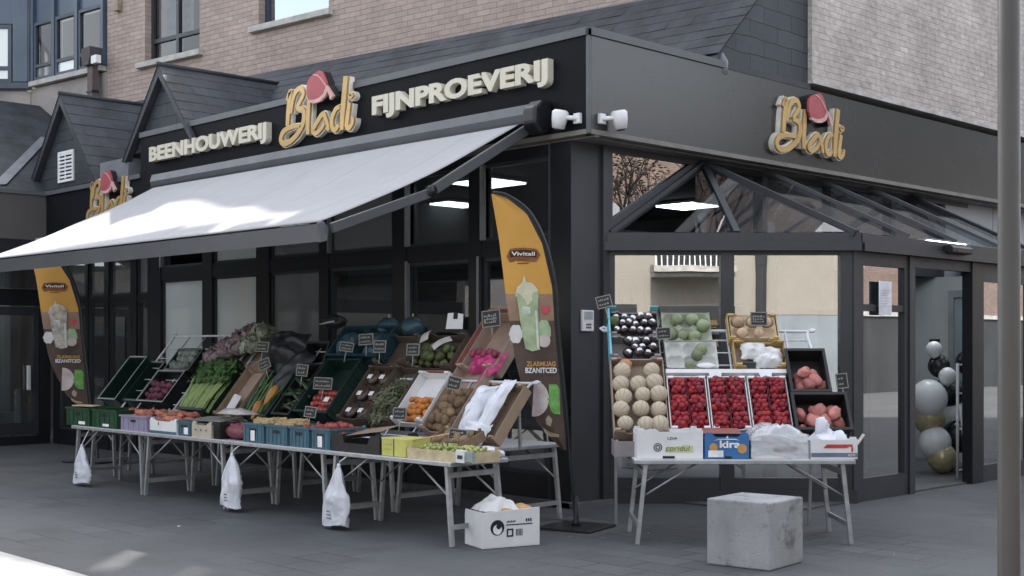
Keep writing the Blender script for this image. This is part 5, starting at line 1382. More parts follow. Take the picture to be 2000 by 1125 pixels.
# ---- price signs
m_chalk = mat('chalk_board', (.02,.02,.022), .6); m_cfr = mat('cream_sign_frame', (.22,.217,.2), .6)
def price(label, M, w_=.15, h=.10, lines=2, stick=True, seed=0):
    w_ *= .86; h *= .9
    o = thing('price_sign', label, 'price sign', M, 'small black price signs')
    hw, hh = w_/2, h
    MB().box(-hw, hw, -.004, .004, 0, hh).build('board', m_chalk, o)
    f = MB(); e = .008
    f.box(-hw-e, hw+e, -.007, .005, -e, 0); f.box(-hw-e, hw+e, -.007, .005, hh, hh+e); f.box(-hw-e, -hw, -.007, .005, 0, hh); f.box(hw, hw+e, -.007, .005, 0, hh)
    f.build('frame', m_cfr, o)
    rr = random.Random(seed); q = MB()
    for i in range(lines):
        x = -hw+.012; z = hh*(.62-.42*i/max(1, lines-1)) if lines > 1 else hh*.4
        while x < hw-.03:
            l = rr.uniform(.008,.02); q.box(x, x+l, -.0062, -.0042, z, z+hh*rr.uniform(.08,.2)); x += l+.006
    q.build('chalk_writing', m_cfr, o)
    if stick: MB().tube([(0,.006,-.12),(0,.006,0.02)], .004, 6).build('spike', m_rim, o)
    return o
def sg_at(x, s, up, tilt=0, yaw=25): return T(*(LS @ Vector((x, s, up)))) @ RZ(yaw) @ RX(-10) @ RY(tilt)
for k, (x, s, up, tilt, yaw, w_, h, lb) in enumerate([
    (-3.72,1.0,.08,2,25,.17,.11,'black price sign among the bags right of the curly cabbages'),
    (-3.42,.76,.08,-22,25,.15,.11,'tilted black price sign between the brown box and the leeks'),
    (-2.72,.70,.05,4,25,.14,.12,'narrow black price sign beside the cucumbers'),
    (-2.26,.56,.02,2,25,.23,.12,'wide black price sign with a pale frame standing in the tomato crate'),
    (-2.24,1.04,.05,8,25,.17,.09,'black price sign at the front left of the teal crates'),
    (-1.96,1.12,.06,-4,25,.17,.11,'striped black price sign at the right of the teal crates'),
    (-1.66,1.02,.06,0,25,.14,.12,'square price sign with thick pale frame above the brown packs'),
    (-1.10,.98,.07,0,25,.14,.11,'square price sign in front of the avocados'),
    (-.30,.62,.02,12,25,.14,.12,'black and white price sign standing among the potatoes'),
    (-.72,.22,.06,0,25,.14,.11,'dark price sign at the foot of the white mandarin box'),
    (-.24,1.34,.06,-6,30,.19,.16,'large black and cream price sign in the pinkish leaning box'),
]): price(lb, sg_at(x, s, up, tilt, yaw), w_, h, 3 if h > .12 else 2, True, k)
price('green-grey price sign above the blue crates of ginger', T(-1.72,-2.1,.95) @ RZ(25) @ RX(-10) @ RY(6), .13, .10, 2, True, 31)
price('black price sign lying behind the grapes', T(.36,-2.06,.84) @ RZ(25) @ RX(-15) @ RY(5), .18, .09, 2, True, 32)

# ---- hanging carrier bags
def hanging_bag(label, x, zt, zb, seed, lean):
    o = thing('carrier_bag', label, 'plastic bag', T(x, -2.50, zb), 'white carrier bags tied under the tables')
    H_ = zt-zb
    def f(u, v):
        a = 2*math.pi*u; pr_ = min(1, (1-v)*1.9)**.8
        wx = .145*pr_*(1+.10*math.sin(seed+v*4))+.012; wy = .05*pr_+.01
        n_ = noise.noise(Vector((math.cos(a)*1.6, math.sin(a)*1.6, v*3+seed)))*.03*pr_ + .016*math.sin(5*a+seed+2*v)*v*pr_ + .02*abs(noise.noise(Vector((math.cos(a)*3, math.sin(a)*3, v*9+seed*2))))*pr_
        return (wx*math.cos(a)*(1+n_*3)+lean*(1-v)*.1+.02*math.sin(v*5+seed)*(1-v), wy*math.sin(a)+n_, v*H_ + .014*math.cos(2*a+seed)*(1-v))
    mb = MB().grid(f, 56, 34)
    mb.grid(lambda u, v: (.128*(2*u-1)+lean*.1, .046*(2*v-1)*math.sqrt(max(0,1-(2*u-1)**2)), .012), 12, 4)
    mb.build('bag', m_bagw, o)
    MB().blob((.02,.018,.022), .3, 3, seed, 2, M=T(0,0,H_)).tube([(0,0,H_),(.02,0,H_+.04),(.075,.06,.69-zb-.02)], .006, 6).build('knot', m_bagw, o)
    q = MB()
    for i in range(3): q.box(-.035+lean*.08, .03-.012*i+lean*.08, -.066, -.062, .06+.03*i, .072+.03*i)
    q.build('print', mat('grey_bag_print', (.18,.18,.2), .7), o)
hanging_bag('white carrier bag tied at the left end of the tables', -5.66, .47, .04, 1.3, -.25)
hanging_bag('white carrier bag tied under the middle of the tables', -2.46, .56, .05, 4.1, -.1)
hanging_bag('white carrier bag tied nearest the right end of the tables', -.72, .57, .04, 7.7, -.75)

# ---- white box with bread on the ground
FB = T(.88,-2.02,0)
# box: front face runs from (1.05,-2.40) to (.97+,-1.88); left face from (.76,-2.40)
bb = thing('cardboard_box', 'white cardboard box with a round black logo standing on the ground, full of bread', 'box', T(.88,-2.03,.003) @ RZ(73))
# local X along the printed face, Y away from the camera
hw, hl, h = .26, .17, .30
q = MB(); q.box(-hw,hw,-hl,hl,0,.008)
q.prism([(-hw,.008),(hw,.008),(hw,h*1.04),(-hw,h*.97)], -hl, -hl+.008); q.prism([(-hw,.008),(hw,.008),(hw,h*.9),(-hw,h*.9)], hl-.008, hl)
q.box(-hw,-hw+.008,-hl+.008,hl-.008,.008,h*.97); q.box(hw-.008,hw,-hl+.008,hl-.008,.008,h*.97)
q.build('body', m_cardw, bb, bevel=.003)
m_ink = mat('black_ink', (.012,.013,.02), .6)
def disc(cx, cz, r, y, r2=0, n=28):
    pts = [(cx+r*math.cos(2*math.pi*i/n), cz+r*math.sin(2*math.pi*i/n)) for i in range(n)]
    if not r2: return MB().prism(pts, y-.002, y)
    vs = [(p[0], y-.002, p[1]) for p in pts] + [(cx+r2*math.cos(2*math.pi*i/n), y-.002, cz+r2*math.sin(2*math.pi*i/n)) for i in range(n)]
    return MB().add(vs, [(i, (i+1)%n, n+(i+1)%n, n+i) for i in range(n)])
disc(-.13,.165,.062,-hl-.001).build('round_logo', m_ink, bb); disc(-.13,.15,.04,-hl-.0035).build('logo_pale_shape', m_stick, bb); disc(-.12,.175,.022,-hl-.006).build('logo_dark_drop', m_ink, bb)
g_ = MB().box(-.05,.19,-hl-.003,-hl-.001,.178,.186)
for i in range(6): g_.box(-.045+.014*i,-.037+.014*i,-hl-.003,-hl-.001,.2,.2+.012+.006*(i % 2))
for i in range(3): g_.box(.13+.02*i,.142+.02*i,-hl-.003,-hl-.001,.2,.225)
for a in ((-.045,-.033,.085,.15),(.003,.015,.085,.15),(-.033,.003,.085,.097),(-.033,.003,.138,.15)): g_.box(a[0],a[1],-hl-.003,-hl-.001,a[2],a[3])
for i in range(5): g_.box(.04+.013*i,.046+.013*i,-hl-.003,-hl-.001,.09,.145)
g_.build('printed_marks', m_ink, bb)
m_bread = mat('bread_crust', (.42,.25,.12), .8, 0, .4, 9., .3, 40., rand=.2)
for i, (x, y, z, r, a) in enumerate(((.04,.0,.28,(.12,.06,.055),20),(.14,-.05,.285,(.1,.055,.05),-25),(-.12,.03,.27,(.09,.06,.05),60),(.0,-.07,.27,(.12,.05,.045),5))):
    b_ = MB().blob(r, .15, 2, i, 3).build('bread_loaf', m_bread, None, bb.matrix_world @ T(x,y,z) @ RZ(a)); props(b_, 'crusty bread loaf in the white box on the ground', 'bread', 'bread loaves in the white box')
pw_ = thing('paper_bag', 'crumpled white paper over the bread in the ground box', 'paper', bb.matrix_world @ T(-.02,.01,.29)); MB().grid(crumple(-.2,.14,-.12,.14,0,.09,11.),20,16).build('sheet', m_cardw, pw_)
# ------------------------------------------------------------------ right-hand stall, parallel to the canted window
CAMB = T(8.513, -9.386, 0) @ RZ(45.62)      # X = lateral, Y = depth from the camera position
RT = CAMB
table('white folding table of the right stall in front of the canted window', 1.0, 2.82, 10.55, 11.35, .70, (-1, 1), None, RT)
# right rack: slope plane through (D=10.95,Z=.93) and (D=11.7,Z=1.92)
ANG2 = math.degrees(math.atan2(.99, .75))
RS = RT @ T(0, 10.95, .93) @ RX(ANG2)        # X lateral, Y up-slope, Z out
def on_r(x0, x1, s0, s1, h, up=0.): return RS @ T((x0+x1)/2, (s0+s1)/2, up-h-.02)
rk = thing('display_rack', 'white wire display rack of the right stall with bare bars at its upper right', 'display rack', RS @ T(1.83, 0, -.15))
fr = MB(); hx = .93
fr.tube(catmull([(-hx,-.12,0),(-hx,1.1,0),(-hx+.05,1.16,0),(hx-.12,1.16,0),(hx-.07,1.1,0),(hx,.3,0),(hx,-.12,0)], 5), .014, 8); fr.build('outer_frame', m_wire, rk)
q = MB()
for i in range(1, 7): q.tube([(-hx+2*hx*i/7,-.1,0),(-hx+2*hx*i/7,1.15,0)], .011, 6)
q.build_each('slope_bar', m_wire, rk)
q = MB()
for s in (0,.2,.4,.6,.78,.92,1.06): q.tube([(-hx,s,-.004),(hx-.05,s,-.004)], .008, 6)
q.build_each('cross_bar', m_wire, rk)
q = MB(); inv = (RS @ T(1.83, 0, -.15)).inverted()
for sx in (-1, 1):
    p = RS @ T(1.83, 0, -.15) @ Vector((sx*(hx-.03), .9, 0)); g = RT @ Vector((1.83+sx*.88, 11.75, .002)); q.bar(inv @ p, inv @ g, .025)
    p = RS @ T(1.83, 0, -.15) @ Vector((sx*(hx-.03), -.1, 0)); g = RT @ Vector((1.83+sx*.88, 11.28, .702)); q.bar(inv @ p, inv @ g, .025)
q.build_each('support_leg', m_alu, rk)

# melons
C = on_r(.87,1.34,-.02,.76,.12); o = crate('pinkish cardboard box of striped cream melons at the left of the right stall', C, .47, .78, .13, m_cardp, style='card', notch=.3)
rr = random.Random(3); k = 0
rows = [(-.30,(-.13,.03,.155)),(-.165,(-.155,.0,.15)),(-.02,(-.14,.02,.16)),(.125,(-.155,-.0,.15)),(.26,(-.13,.13))]
for y, xs in rows:
    for x in xs:
        k += 1
        put('melon', ME['melon'][k % 2], C @ T(x+rr.uniform(-.012,.012), y+rr.uniform(-.015,.015), .115+rr.uniform(-.012,.02)) @ RX(70+rr.uniform(-30,30)) @ RY(rr.uniform(-40,40)) @ RZ(rr.uniform(0,360)) @ SC(*([rr.uniform(.80,.95)]*3)), None, 'round cream melon with dark ribs in the pinkish box', 'melon', 'striped melons in the pinkish box')
op = put('melon', ME['melon'][0], C @ T(-.1,.34,.10) @ SC(.7,.6,.5), None, 'orange-skinned melon at the top of the melon box', 'melon'); op.data = op.data.copy(); op.data.materials[0] = mat('orange_melon_skin', (.42,.2,.1), .7, 0, .2, 8.)
# strawberries
for i, (x0, x1, nm) in enumerate(((1.355,1.695,'left'),(1.71,2.045,'middle'),(2.06,2.40,'right'))):
    C = on_r(x0, x1, .0, .56, .09); o = crate('white cardboard tray of strawberry punnets, the %s one of three' % nm, C, x1-x0, .56, .10, m_cardw, style='card', notch=.1)
    o.name = 'strawberry_tray'
    w_ = (x1-x0)/2-.012
    for a in range(2):
        for b in range(3):
            pc = C @ T((a-.5)*w_, -.18+.18*b, .012)
            pn_ = thing('strawberry_punnet', 'clear punnet heaped with strawberries in the %s white tray' % nm, 'punnet', pc, 'strawberry punnets in the %s white tray' % nm)
            hw, hl = w_/2-.004, .086
            MB().box(-hw,hw,-hl,hl,0,.004).box(-hw,hw,-hl,-hl+.003,.004,.075).box(-hw,hw,hl-.003,hl,.004,.075).box(-hw,-hw+.003,-hl+.003,hl-.003,.004,.075).box(hw-.003,hw,-hl+.003,hl-.003,.004,.075).build('tub', mat('red_clear_plastic', (.2,.03,.035), .25, 0, .1, 5., spec=.6), pn_)
            cs_ = cells(-hw+.008,hw-.008,-hl+.006,hl-.006,3,4,.075,.35,a*3+b+i*7) + cells(-hw+.02,hw-.02,-hl+.02,hl-.02,2,3,.095,.4,a*3+b+i*5)
            produce('strawberry','strawberry','ripe red strawberry in a punnet of the %s white tray' % nm,'strawberry','strawberries in the %s white tray' % nm, pc, cs_, (.85,1.15), .008, 'any', i*50+a*7+b)
cb = MB()
tp_ = thing('shelf_strip', 'white cardboard strip with paper tabs along the top of the strawberry trays', 'strip', on_r(1.35, 2.42, .57, .66, .05))
MB().box(-.53,.53,-.02,.02,0,.06).build('strip', m_cardw, tp_)
for x in (-.1,.34): MB().prism([(x-.06,.0),(x+.06,.0),(x+.045,-.055),(x,-.035),(x-.045,-.06)], .03, .04, 'x' if False else 'z', T(0,-.02,.03)).build('paper_tab', m_bagw, tp_)
# aubergines / dark fruit in two boxes with cyan corners
m_cyan = mat('cyan_cardboard', (.16,.44,.52), .6, 0, .1, 5.)
for j, (s0, s1, nm) in enumerate(((.78,1.02,'lower'),(1.03,1.30,'upper'))):
    C = on_r(.885,1.33,s0,s1,.13); o = crate('grey cardboard box of dark aubergines, the %s of two stacked steps' % nm, C, .44, s1-s0, .12, mat('grey_cardboard', (.24,.22,.22), .8, 0, .15, 5.), style='card', notch=.3)
    cy = MB(); cy.box(-.238,-.221,-(s1-s0)/2,(s1-s0)/2,0,.17); 
    if j: cy.box(.15,.225,(s1-s0)/2+.001,(s1-s0)/2+.01,.05,.19).box(-.22,-.16,(s1-s0)/2+.001,(s1-s0)/2+.01,.05,.19)
    cy.build_each('cyan_corner', m_cyan, o)
    cs_ = cells(-.19,.19,-.10,.11,5 if j else 4,3,.10,.2,j+2)
    if not j: cs_ = [c_ for c_ in cs_ if c_[0] > -.08]
    for i, (x, y, z) in enumerate(cs_):
        a_ = thing('aubergine', 'glossy black fruit with a white sticker in the %s grey box' % nm, 'fruit', C @ T(x+rr.uniform(-.012,.012), y+rr.uniform(-.012,.012), z+rr.uniform(-.012,.014)) @ RZ((i*47) % 70-35) @ SC(*([rr.uniform(.82,1.08)]*3)), 'black stickered fruit in the %s grey box' % nm)
        put('fruit', ME['aubergine'][i % 2], SC(.95,.95,.9), a_); put('sticker', ME['sticker'][0], T(0, 0, -.004) @ RX(-12), a_)
    if j: put('green_lemon', ME['avocado'][0], C @ T(-.19,.02,.12) @ SC(1.15,1.3,1.2), None, 'dark green fruit at the left end of the upper grey box', 'fruit')
# grey-green trays
m_tray = mat('moulded_green_tray', (.29,.31,.24), .8, 0, .15, 6., .15, 40.); m_trayw = mat('moulded_white_tray', (.46,.47,.45), .8, 0, .12, 6., .15, 40.)
def moulded(label, C, w_, l, m, nx, ny, seed):
    o = thing('moulded_tray', label, 'fruit tray', C)
    def f(u, v):
        x = (u-.5)*w_; y = (v-.5)*l
        d = 0
        for i in range(nx):
            for j in range(ny):
                cx = (-.5+(i+.5)/nx)*w_*.94; cy = (-.5+(j+.5)/ny)*l*.92
                r = math.hypot((x-cx)/(w_/nx*.47), (y-cy)/(l/ny*.47)); d = max(d, max(0, 1-r*r))
        edge = max(0, 1-min(u, 1-u)*22) + max(0, 1-min(v, 1-v)*16)
        return (x, y, .05-.045*d**.5+.012*edge)
    MB().grid(f, 44, 30).build('tray', m, o)
    MB().box(-w_/2,w_/2,-l/2,-l/2+.006,-.06,.05).box(-w_/2,w_/2,l/2-.006,l/2,-.06,.05).box(-w_/2,-w_/2+.006,-l/2+.006,l/2-.006,-.06,.05).box(w_/2-.006,w_/2,-l/2+.006,l/2-.006,-.06,.05).build('box_side', m, o)
    return o
C = on_r(1.36,1.80,.98,1.28,.08,.0); moulded('grey-green moulded tray of pale green fruit, the upper one', C, .44, .32, m_tray, 3, 2, 1)
produce('green_fruit','green_fruit','pale green round fruit in the upper moulded tray','fruit','pale green fruit in the upper tray', C, [(-.08,.09,.05),(.06,.085,.055),(.15,.02,.05),(-.04,-.08,.03),(.07,-.085,.03),(-.15,-.06,.03)], (.85,1.05), .004, 'any', 3)
C = on_r(1.37,1.83,.68,.95,.08); moulded('whitish moulded tray nearly empty below the grey-green one', C, .46, .29, m_trayw, 3, 2, 2)
produce('green_fruit','green_fruit','pale green round fruit left in the whitish tray','fruit','pale green fruit in the lower tray', C, [(.09,.06,.06),(.05,.0,.06),(-.02,-.11,.04)], (.85,.95), .004, 'any', 5)
pt_ = thing('white_packet', 'folded white paper packet at the bottom of the whitish tray', 'packet', C @ T(.12,-.12,.06) @ RX(-20)); MB().blob((.09,.035,.02), .25, 3, 4, 2).build('packet', m_cardw, pt_)
# ochre boxes of pale fruit
C = on_r(1.95,2.40,.97,1.24,.08); o = crate('ochre cardboard box of wrapped pale fruit, upper one', C, .45, .29, .10, m_ochre, style='card', notch=.5)
moulded('pale insert tray in the upper ochre box', C @ T(0,0,.03), .41, .26, mat('pale_insert', (.46,.36,.24), .8, 0, .15, 6.), 3, 2, 3)
produce('pale_fruit','pale_fruit','pale yellow-pink fruit in the upper ochre box','fruit','pale fruit in the upper ochre box', C, [(-.13,.06,.08),(.0,.06,.08),(.13,.06,.085),(-.1,-.06,.075),(.05,-.06,.075)], (.85,1.), .004, 'any', 7)
C = on_r(1.97,2.44,.66,.95,.09); o = crate('ochre cardboard box with white paper, lower one', C, .46, .29, .11, m_ochre, style='card', notch=.6, inner=m_cardp)
pq = thing('white_paper', 'crumpled white tissue paper in the lower ochre box', 'paper', C @ T(0,0,.06)); MB().grid(crumple(-.06,.2,-.13,.08,0,.08,3.),18,14).grid(crumple(-.16,.06,-.04,.13,.01,.06,6.),14,14).build('tissue', m_cardw, pq)
bk = thing('dark_label_card', 'small dark card at the lower left corner of the ochre box', 'card', C @ T(-.13,-.12,.09) @ RX(-25)); MB().box(-.08,.08,-.006,.006,-.03,.03).build('card', mat('slate_blue_card', (.06,.07,.09), .6), bk)
# black crates of sweet potatoes
m_rs = mat('pink_round_skin', (.40,.15,.135), .6, 0, .3, 12., .25, 40., rand=.25)
ME['sweet_potato'] = [MB().blob((.062,.047,.046), .25, 1.5, i, 3).mesh('sweet_potato', m_rs) for i in range(3)]
C = on_r(2.43,2.76,.38,.82,.12); crate('black plastic crate of sweet potatoes, the upper right one', C, .33, .44, .15, m_bcr)
produce('sweet_potato','sweet_potato','pink-brown sweet potato in the upper right black crate','sweet potato','sweet potatoes in the upper black crate', C, cells(-.13,.14,-.2,.04,2,4,.06,.5,4,layers=2,dz=.07), (.9,1.25), .015, 'any', 41)
C = on_r(2.42,2.88,-.02,.34,.14,.03); crate('black plastic crate of sweet potatoes, the lower right one', C, .46, .36, .15, m_bcr)
produce('sweet_potato','sweet_potato','pink-brown sweet potato in the lower right black crate','sweet potato','sweet potatoes in the lower black crate', C, cells(-.2,.2,-.15,.08,3,3,.06,.5,4,layers=2,dz=.07), (.9,1.3), .015, 'any', 42)
# front boxes
def fbox(x0, x1, d=.34): return RT @ T((x0+x1)/2, 10.62+d/2, .703)
C = fbox(1.03,1.575); o = crate('white cardboard box with a green-yellow printed panel, right stall', C, .545, .34, .235, m_cardw, style='card', notch=.06)
y = -.173
disc(-.10,.095,.035,y,.028).build('printed_ring', m_ink, o); disc(-.10,.095,.02,y,.012).build('printed_ring', m_ink, o)
MB().prism([(-.04,.055),(.19,.055),(.19,.11),(.17,.10),(.14,.115),(.1,.10),(-.03,.10)], y-.001, y).build('printed_panel', mat('yellow_green_print', (.45,.47,.25), .7), o)
text_mb('coridul', .20, .045, .001, 0, T(-.035, y-.0015, .065), .2).build('printed_word', mat('olive_print', (.12,.14,.06), .8), o)
text_mb('LDA', .08, .02, .001, .01, T(-.02, y, .16)).build('printed_word', m_ink, o)
MB().box(-.06,.04,y-.001,y,.004,.024).build('hand_hole', m_ink, o)
C = fbox(1.59,1.955); o = crate('blue cardboard box printed with white letters and orange fruit', C, .365, .34, .20, m_bluebox, style='card', notch=.1, inner=m_cardr)
text_mb('kira', .17, .062, .002, .03, T(-.06, y, .09)).build('printed_word', m_stick, o)
m_op = mat('orange_print', (.45,.24,.08), .7)
disc(.125,.085,.04,y-.0005).build('printed_fruit', m_op, o); disc(-.11,.095,.035,y-.0005).build('printed_fruit', m_op, o)
MB().box(-.155,-.03,y-.004,y-.0025,.015,.07).build('white_label', m_stick, o); MB().box(-.02,.04,y-.001,y,.003,.022).build('hand_hole', m_ink, o)
MB().prism([(-.11,.15),(-.07,.165),(.07,.165),(.11,.15),(.07,.158),(-.07,.158)], y-.0015, y).prism([(-.01,.17),(.012,.17),(.006,.195)], y-.0015, y).build('printed_arch', m_stick, o)
fl = MB().grid(lambda u, v: (-.19+.33*u, -.1+.25*v, .203+.03*v), 2, 2).build('inner_flap', m_cardr, o)
C = fbox(1.97,2.45); o = crate('white box wrapped in a clear plastic bag in the middle of the right stall', C, .46, .33, .19, m_cardw, style='card', notch=.05)
MB().box(-.05,.14,y-.004,y-.001,.06,.1).build('dark_strip', mat('brown_strip', (.05,.045,.045), .5), o)
wp = thing('plastic_bag', 'crumpled translucent white plastic bag over the wrapped box', 'plastic bag', C @ T(0,0,.17)); MB().grid(crumple(-.25,.25,-.17,.2,-.02,.12,3.),30,20).grid(lambda u, v: (-.24+.48*u+.01*noise.noise(Vector((u*6,v*6,1))), -.176-.012*abs(noise.noise(Vector((u*7,v*5,4))))-.004, -.16*v+.03*math.sin(5*u)), 24, 10).build('bag', glass('clear_bag', (.9,.9,.92), .12, .25, .45, (.7,.72,.78)), wp)
C = fbox(2.47,2.84,.32); o = crate('white box with a red and slate-blue printed band, far right of the right stall', C, .385, .34, .165, m_cardw, style='card', notch=.05)
MB().box(-.19,.19,y-.002,y,.015,.05).build('printed_band', mat('slate_blue_print', (.12,.15,.2), .7), o)
MB().prism([(-.09,.09),(.1,.09),(.12,.10),(.15,.10),(.15,.12),(-.06,.12)], y-.002, y).box(.14,.155,y-.0022,y,.06,.1).build('printed_stripe', mat('red_print', (.45,.05,.04), .7), o)
text_mb('ASTI', .06, .02, .001, .01, T(.11, y-.003, .022)).build('printed_word', m_cardw, o)
wp = thing('plastic_bag', 'white plastic bag sticking up from the box with the red band', 'plastic bag', C @ T(0,0,.14)); MB().grid(crumple(-.17,.15,-.15,.15,-.02,.10,6.),26,20).blob((.06,.05,.10), .5, 2.5, 3, 3, M=T(-.06,.0,.1)).build('bag', m_bagw, wp)
cd_ = thing('yellow_tag', 'small cream tag hanging off the right end of the right stall', 'tag', RT @ T(2.9,10.72,.86) @ RY(35)); MB().box(-.01,.012,-.004,.004,-.05,.05).build('tag', m_cream, cd_)
rest = thing('cardboard_box', 'low grey cardboard tray under the left end of the right rack', 'box', RT @ T(1.0,10.98,.703)); MB().box(-.14,.14,-.15,.15,0,.008).box(-.14,.14,-.15,-.142,.008,.13).box(-.14,.14,.142,.15,.008,.13).box(-.14,-.132,-.142,.142,.008,.13).box(.132,.14,-.142,.142,.008,.13).build('body', MATS['grey_cardboard'], rest)
for (px, z, d, w_, h, tilt, lb, sd_) in (
    (.83, 1.98, 11.45, .14, .105, -14, 'tilted black price sign with white edge above the left end of the right stall', 1),
    (1.34, 1.70, 11.35, .13, .10, -4, 'black price sign between the dark fruit and the grey-green tray', 2),
    (2.19, 1.82, 11.42, .155, .12, 0, 'square black price sign on the upper ochre box', 3),
    (2.89, 1.27, 11.25, .10, .13, -6, 'black price sign beside the upper right black crate', 4)):
    price(lb, RT @ T(px, d, z) @ RX(-8) @ RY(tilt), w_, h, 3 if sd_ == 3 else 2, True, sd_+50)
# legs and shadow board under the right table come with the table itself

# ------------------------------------------------------------------ concrete cube
def conc_mat():
    m, t, b = nt('cast_concrete')
    f = noise_(t, 2.2, 6); c = mixcol(t, ramp(t, f, [(.3, 0.), (.7, 1.)]), (.24,.245,.255), (.36,.365,.375))
    s = N(t, 'ShaderNodeTexCoord').outputs['Object']
    mp = N(t, 'ShaderNodeMapping'); mp.inputs['Scale'].default_value = (6, 6, .8); t.links.new(s, mp.inputs['Vector'])
    st = noise_(t, 1., 4, mp.outputs[0]); c = mixcol(t, 1., c, ramp(t, st, [(.30, .84), (.55, 1.)]), 'MULTIPLY')
    bl = ramp(t, noise_(t, 5.5, 5), [(.30, .45), (.42, 1.)]); c = mixcol(t, 1., c, bl, 'MULTIPLY')
    pit = ramp(t, noise_(t, 70., 2), [(.28, .6), (.36, 1.)]); c = mixcol(t, 1., c, pit, 'MULTIPLY')
    t.links.new(c, b.inputs['Base Color']); b.inputs['Roughness'].default_value = .85
    bump_(t, b, noise_(t, 55., 5), .3, .01); return m
cu_ = thing('concrete_block', 'square weathered concrete block standing in front of the right table', 'concrete block', T(2.88,-1.32,.002) @ RZ(0))
pts = [(2.64,-1.60),(3.15,-1.52),(3.10,-1.01),(2.59,-1.09)]
bmx = MB(); n_ = 14
ctr = Vector((2.87,-1.305,0))
a_, b_, c_, d_ = [Vector((x-2.88, y+1.32, 0)) for x, y in pts]
vs = [a_, b_, c_, d_]
bmx.add([v for v in vs] + [v + Vector((0,0,.495)) for v in vs], [(3,2,1,0),(4,5,6,7),(0,1,5,4),(1,2,6,5),(2,3,7,6),(3,0,4,7)])
bmx.build('block', conc_mat(), cu_, bevel=.012)

# ------------------------------------------------------------------ balloons and little rack in the doorway
m_bw = mat('white_balloon', (.75,.76,.77), .3, 0, .03, 3., spec=.5); m_bk = mat('black_balloon', (.018,.018,.022), .22, 0, .1, 3., spec=.5); m_bg = mat('gold_balloon', (.42,.36,.22), .28, .3, .1, 3.); m_bgr = mat('grey_balloon', (.68,.69,.7), .3, 0, .05, 3.)
def balloon(x, z, r, m, lb, y):
    o = thing('balloon', lb, 'balloon', T(x, y, z), 'balloons in the doorway')
    MB().blob((r, r, r*1.08), .0, 1, 0, 3, lambda c: Vector((c.x*(1-.06*max(0,-c.z)), c.y*(1-.06*max(0,-c.z)), c.z))).build('skin', m, o)
    MB().lathe([(.014,-r*1.16),(.006,-r*1.08),(.012,-r*1.04)], 8).build('knot', m, o)
# positions across the doorway (y along the facade, x depth)
for (y, z, r, m, lb) in ((5.85,1.58,.11,m_bw,'small white balloon at the very top of the column'),(5.95,1.37,.15,m_bk,'black balloon below the topmost small white one'),(6.33,1.41,.16,m_bk,'black balloon at the upper right of the column'),(5.83,1.24,.12,m_bw,'small white balloon below the upper black one'),
        (5.68,.96,.25,m_bgr,'large grey-white balloon left of the column'),(6.28,1.02,.22,m_bk,'large black balloon at the right of the column middle'),(5.75,.72,.22,m_bg,'gold balloon in the middle of the column'),(6.33,.72,.21,m_bw,'white balloon behind the little rack'),
        (6.12,.46,.22,m_bk,'black balloon under the gold one'),(5.72,.40,.22,m_bgr,'grey balloon at the lower left'),(5.74,.22,.2,m_bg,'gold balloon lowest on the left'),(6.2,.21,.21,m_bw,'white balloon lowest on the right')):
    balloon(.65+.12*math.sin(y*9+z*5), z, r*.92, m, lb, y+.06)
wk = thing('wire_stand', 'narrow white wire stand in the doorway in front of the balloons', 'wire stand', T(1.15,5.36,0) @ RZ(90))
q = MB()
for x in (0,.42): q.tube([(x,0,.02),(x,0,1.42)], .018, 8)
q.tube([(.06,-.1,.02),(.06,.0,.9)], .012, 6)
q.build_each('upright', m_white, wk)
q = MB()
for z in (.12,.62,1.05,1.40): q.tube([(0,0,z),(.42,0,z)], .013, 6)
q.build_each('rung', m_white, wk)

# ------------------------------------------------------------------ litter
rl = random.Random(21)
for i, (x, y) in enumerate([(1.05,-.95),(1.25,-1.2),(1.0,-1.35),(1.35,-.7),(2.3,-.1),(3.4,-.2),(2.0,-.6),(-1.9,-3.4)]):
    s = rl.uniform(.008,.022)
    MB().add([(-s,-s*.6,0),(s,-s*.4,.004),(s*.8,s*.7,.002),(-s*.6,s*.8,.007)], [(0,1,2,3)]).build('litter_scrap', m_cardw, None, T(x, y, .004) @ RZ(rl.uniform(0,360)), label='tiny pale scrap of litter on the pavement', cat='litter', group='scraps of litter on the pavement')

# ------------------------------------------------------------------ street opposite (seen in the glass)
m_creamw = mat('cream_render', (.27,.25,.215), .9, 0, .06, .5)
OPP = T(8.513, -9.386, 0) @ RZ(45.62) @ T(0, -9, 0)     # X lateral, Y towards the shop
K = thing('opposite_building', 'cream rendered building with balcony on the far side of the square behind the viewer', 'building', OPP)
hs_ = [(3.9,5.6,3.75,6.2),(-3,0,3.75,6.2)]
kb = MB()
wall = wall_holes(-6, 16, 2.45, 8.5, [(4.05,5.9,3.8,6.2)], -.3, 0); wall.build('wall', m_creamw, K)
MB().box(-6,16,-.8,-.31,0,8.4).build('dark_core', m_dark, K)
MB().box(5.98,6.0,0,.02,0,8.5).box(6.75,7.05,.0,.12,0,8.5).build('downpipe', m_dark, K)
MB().box(3.85,6.1,0,.9,3.62,3.78).box(3.85,6.1,0,.7,3.5,3.6).build('balcony_slab', mat('balcony_concrete', (.36,.35,.33), .9), K)
q = MB()
for i in range(15): q.box(3.9+i*.15,3.93+i*.15,.82,.85,3.781,4.75)
q.box(3.85,6.1,.81,.86,4.751,4.8); q.build('balcony_railing', m_white, K)
MB().box(-6,16,-.3,-.01,0,2.44).build('shopfront', mat('opposite_shopfront', (.2,.23,.25), .5, 0, .25, .5), K)
MB().box(2.5,3.45,.0,.02,2.1,2.75).build('sign_board', m_dark, K); MB().prism([(4.2,2.15),(6.1,2.15),(6.1,2.7),(4.0,2.7)], 0, .6).build('shop_awning', m_dark, K)
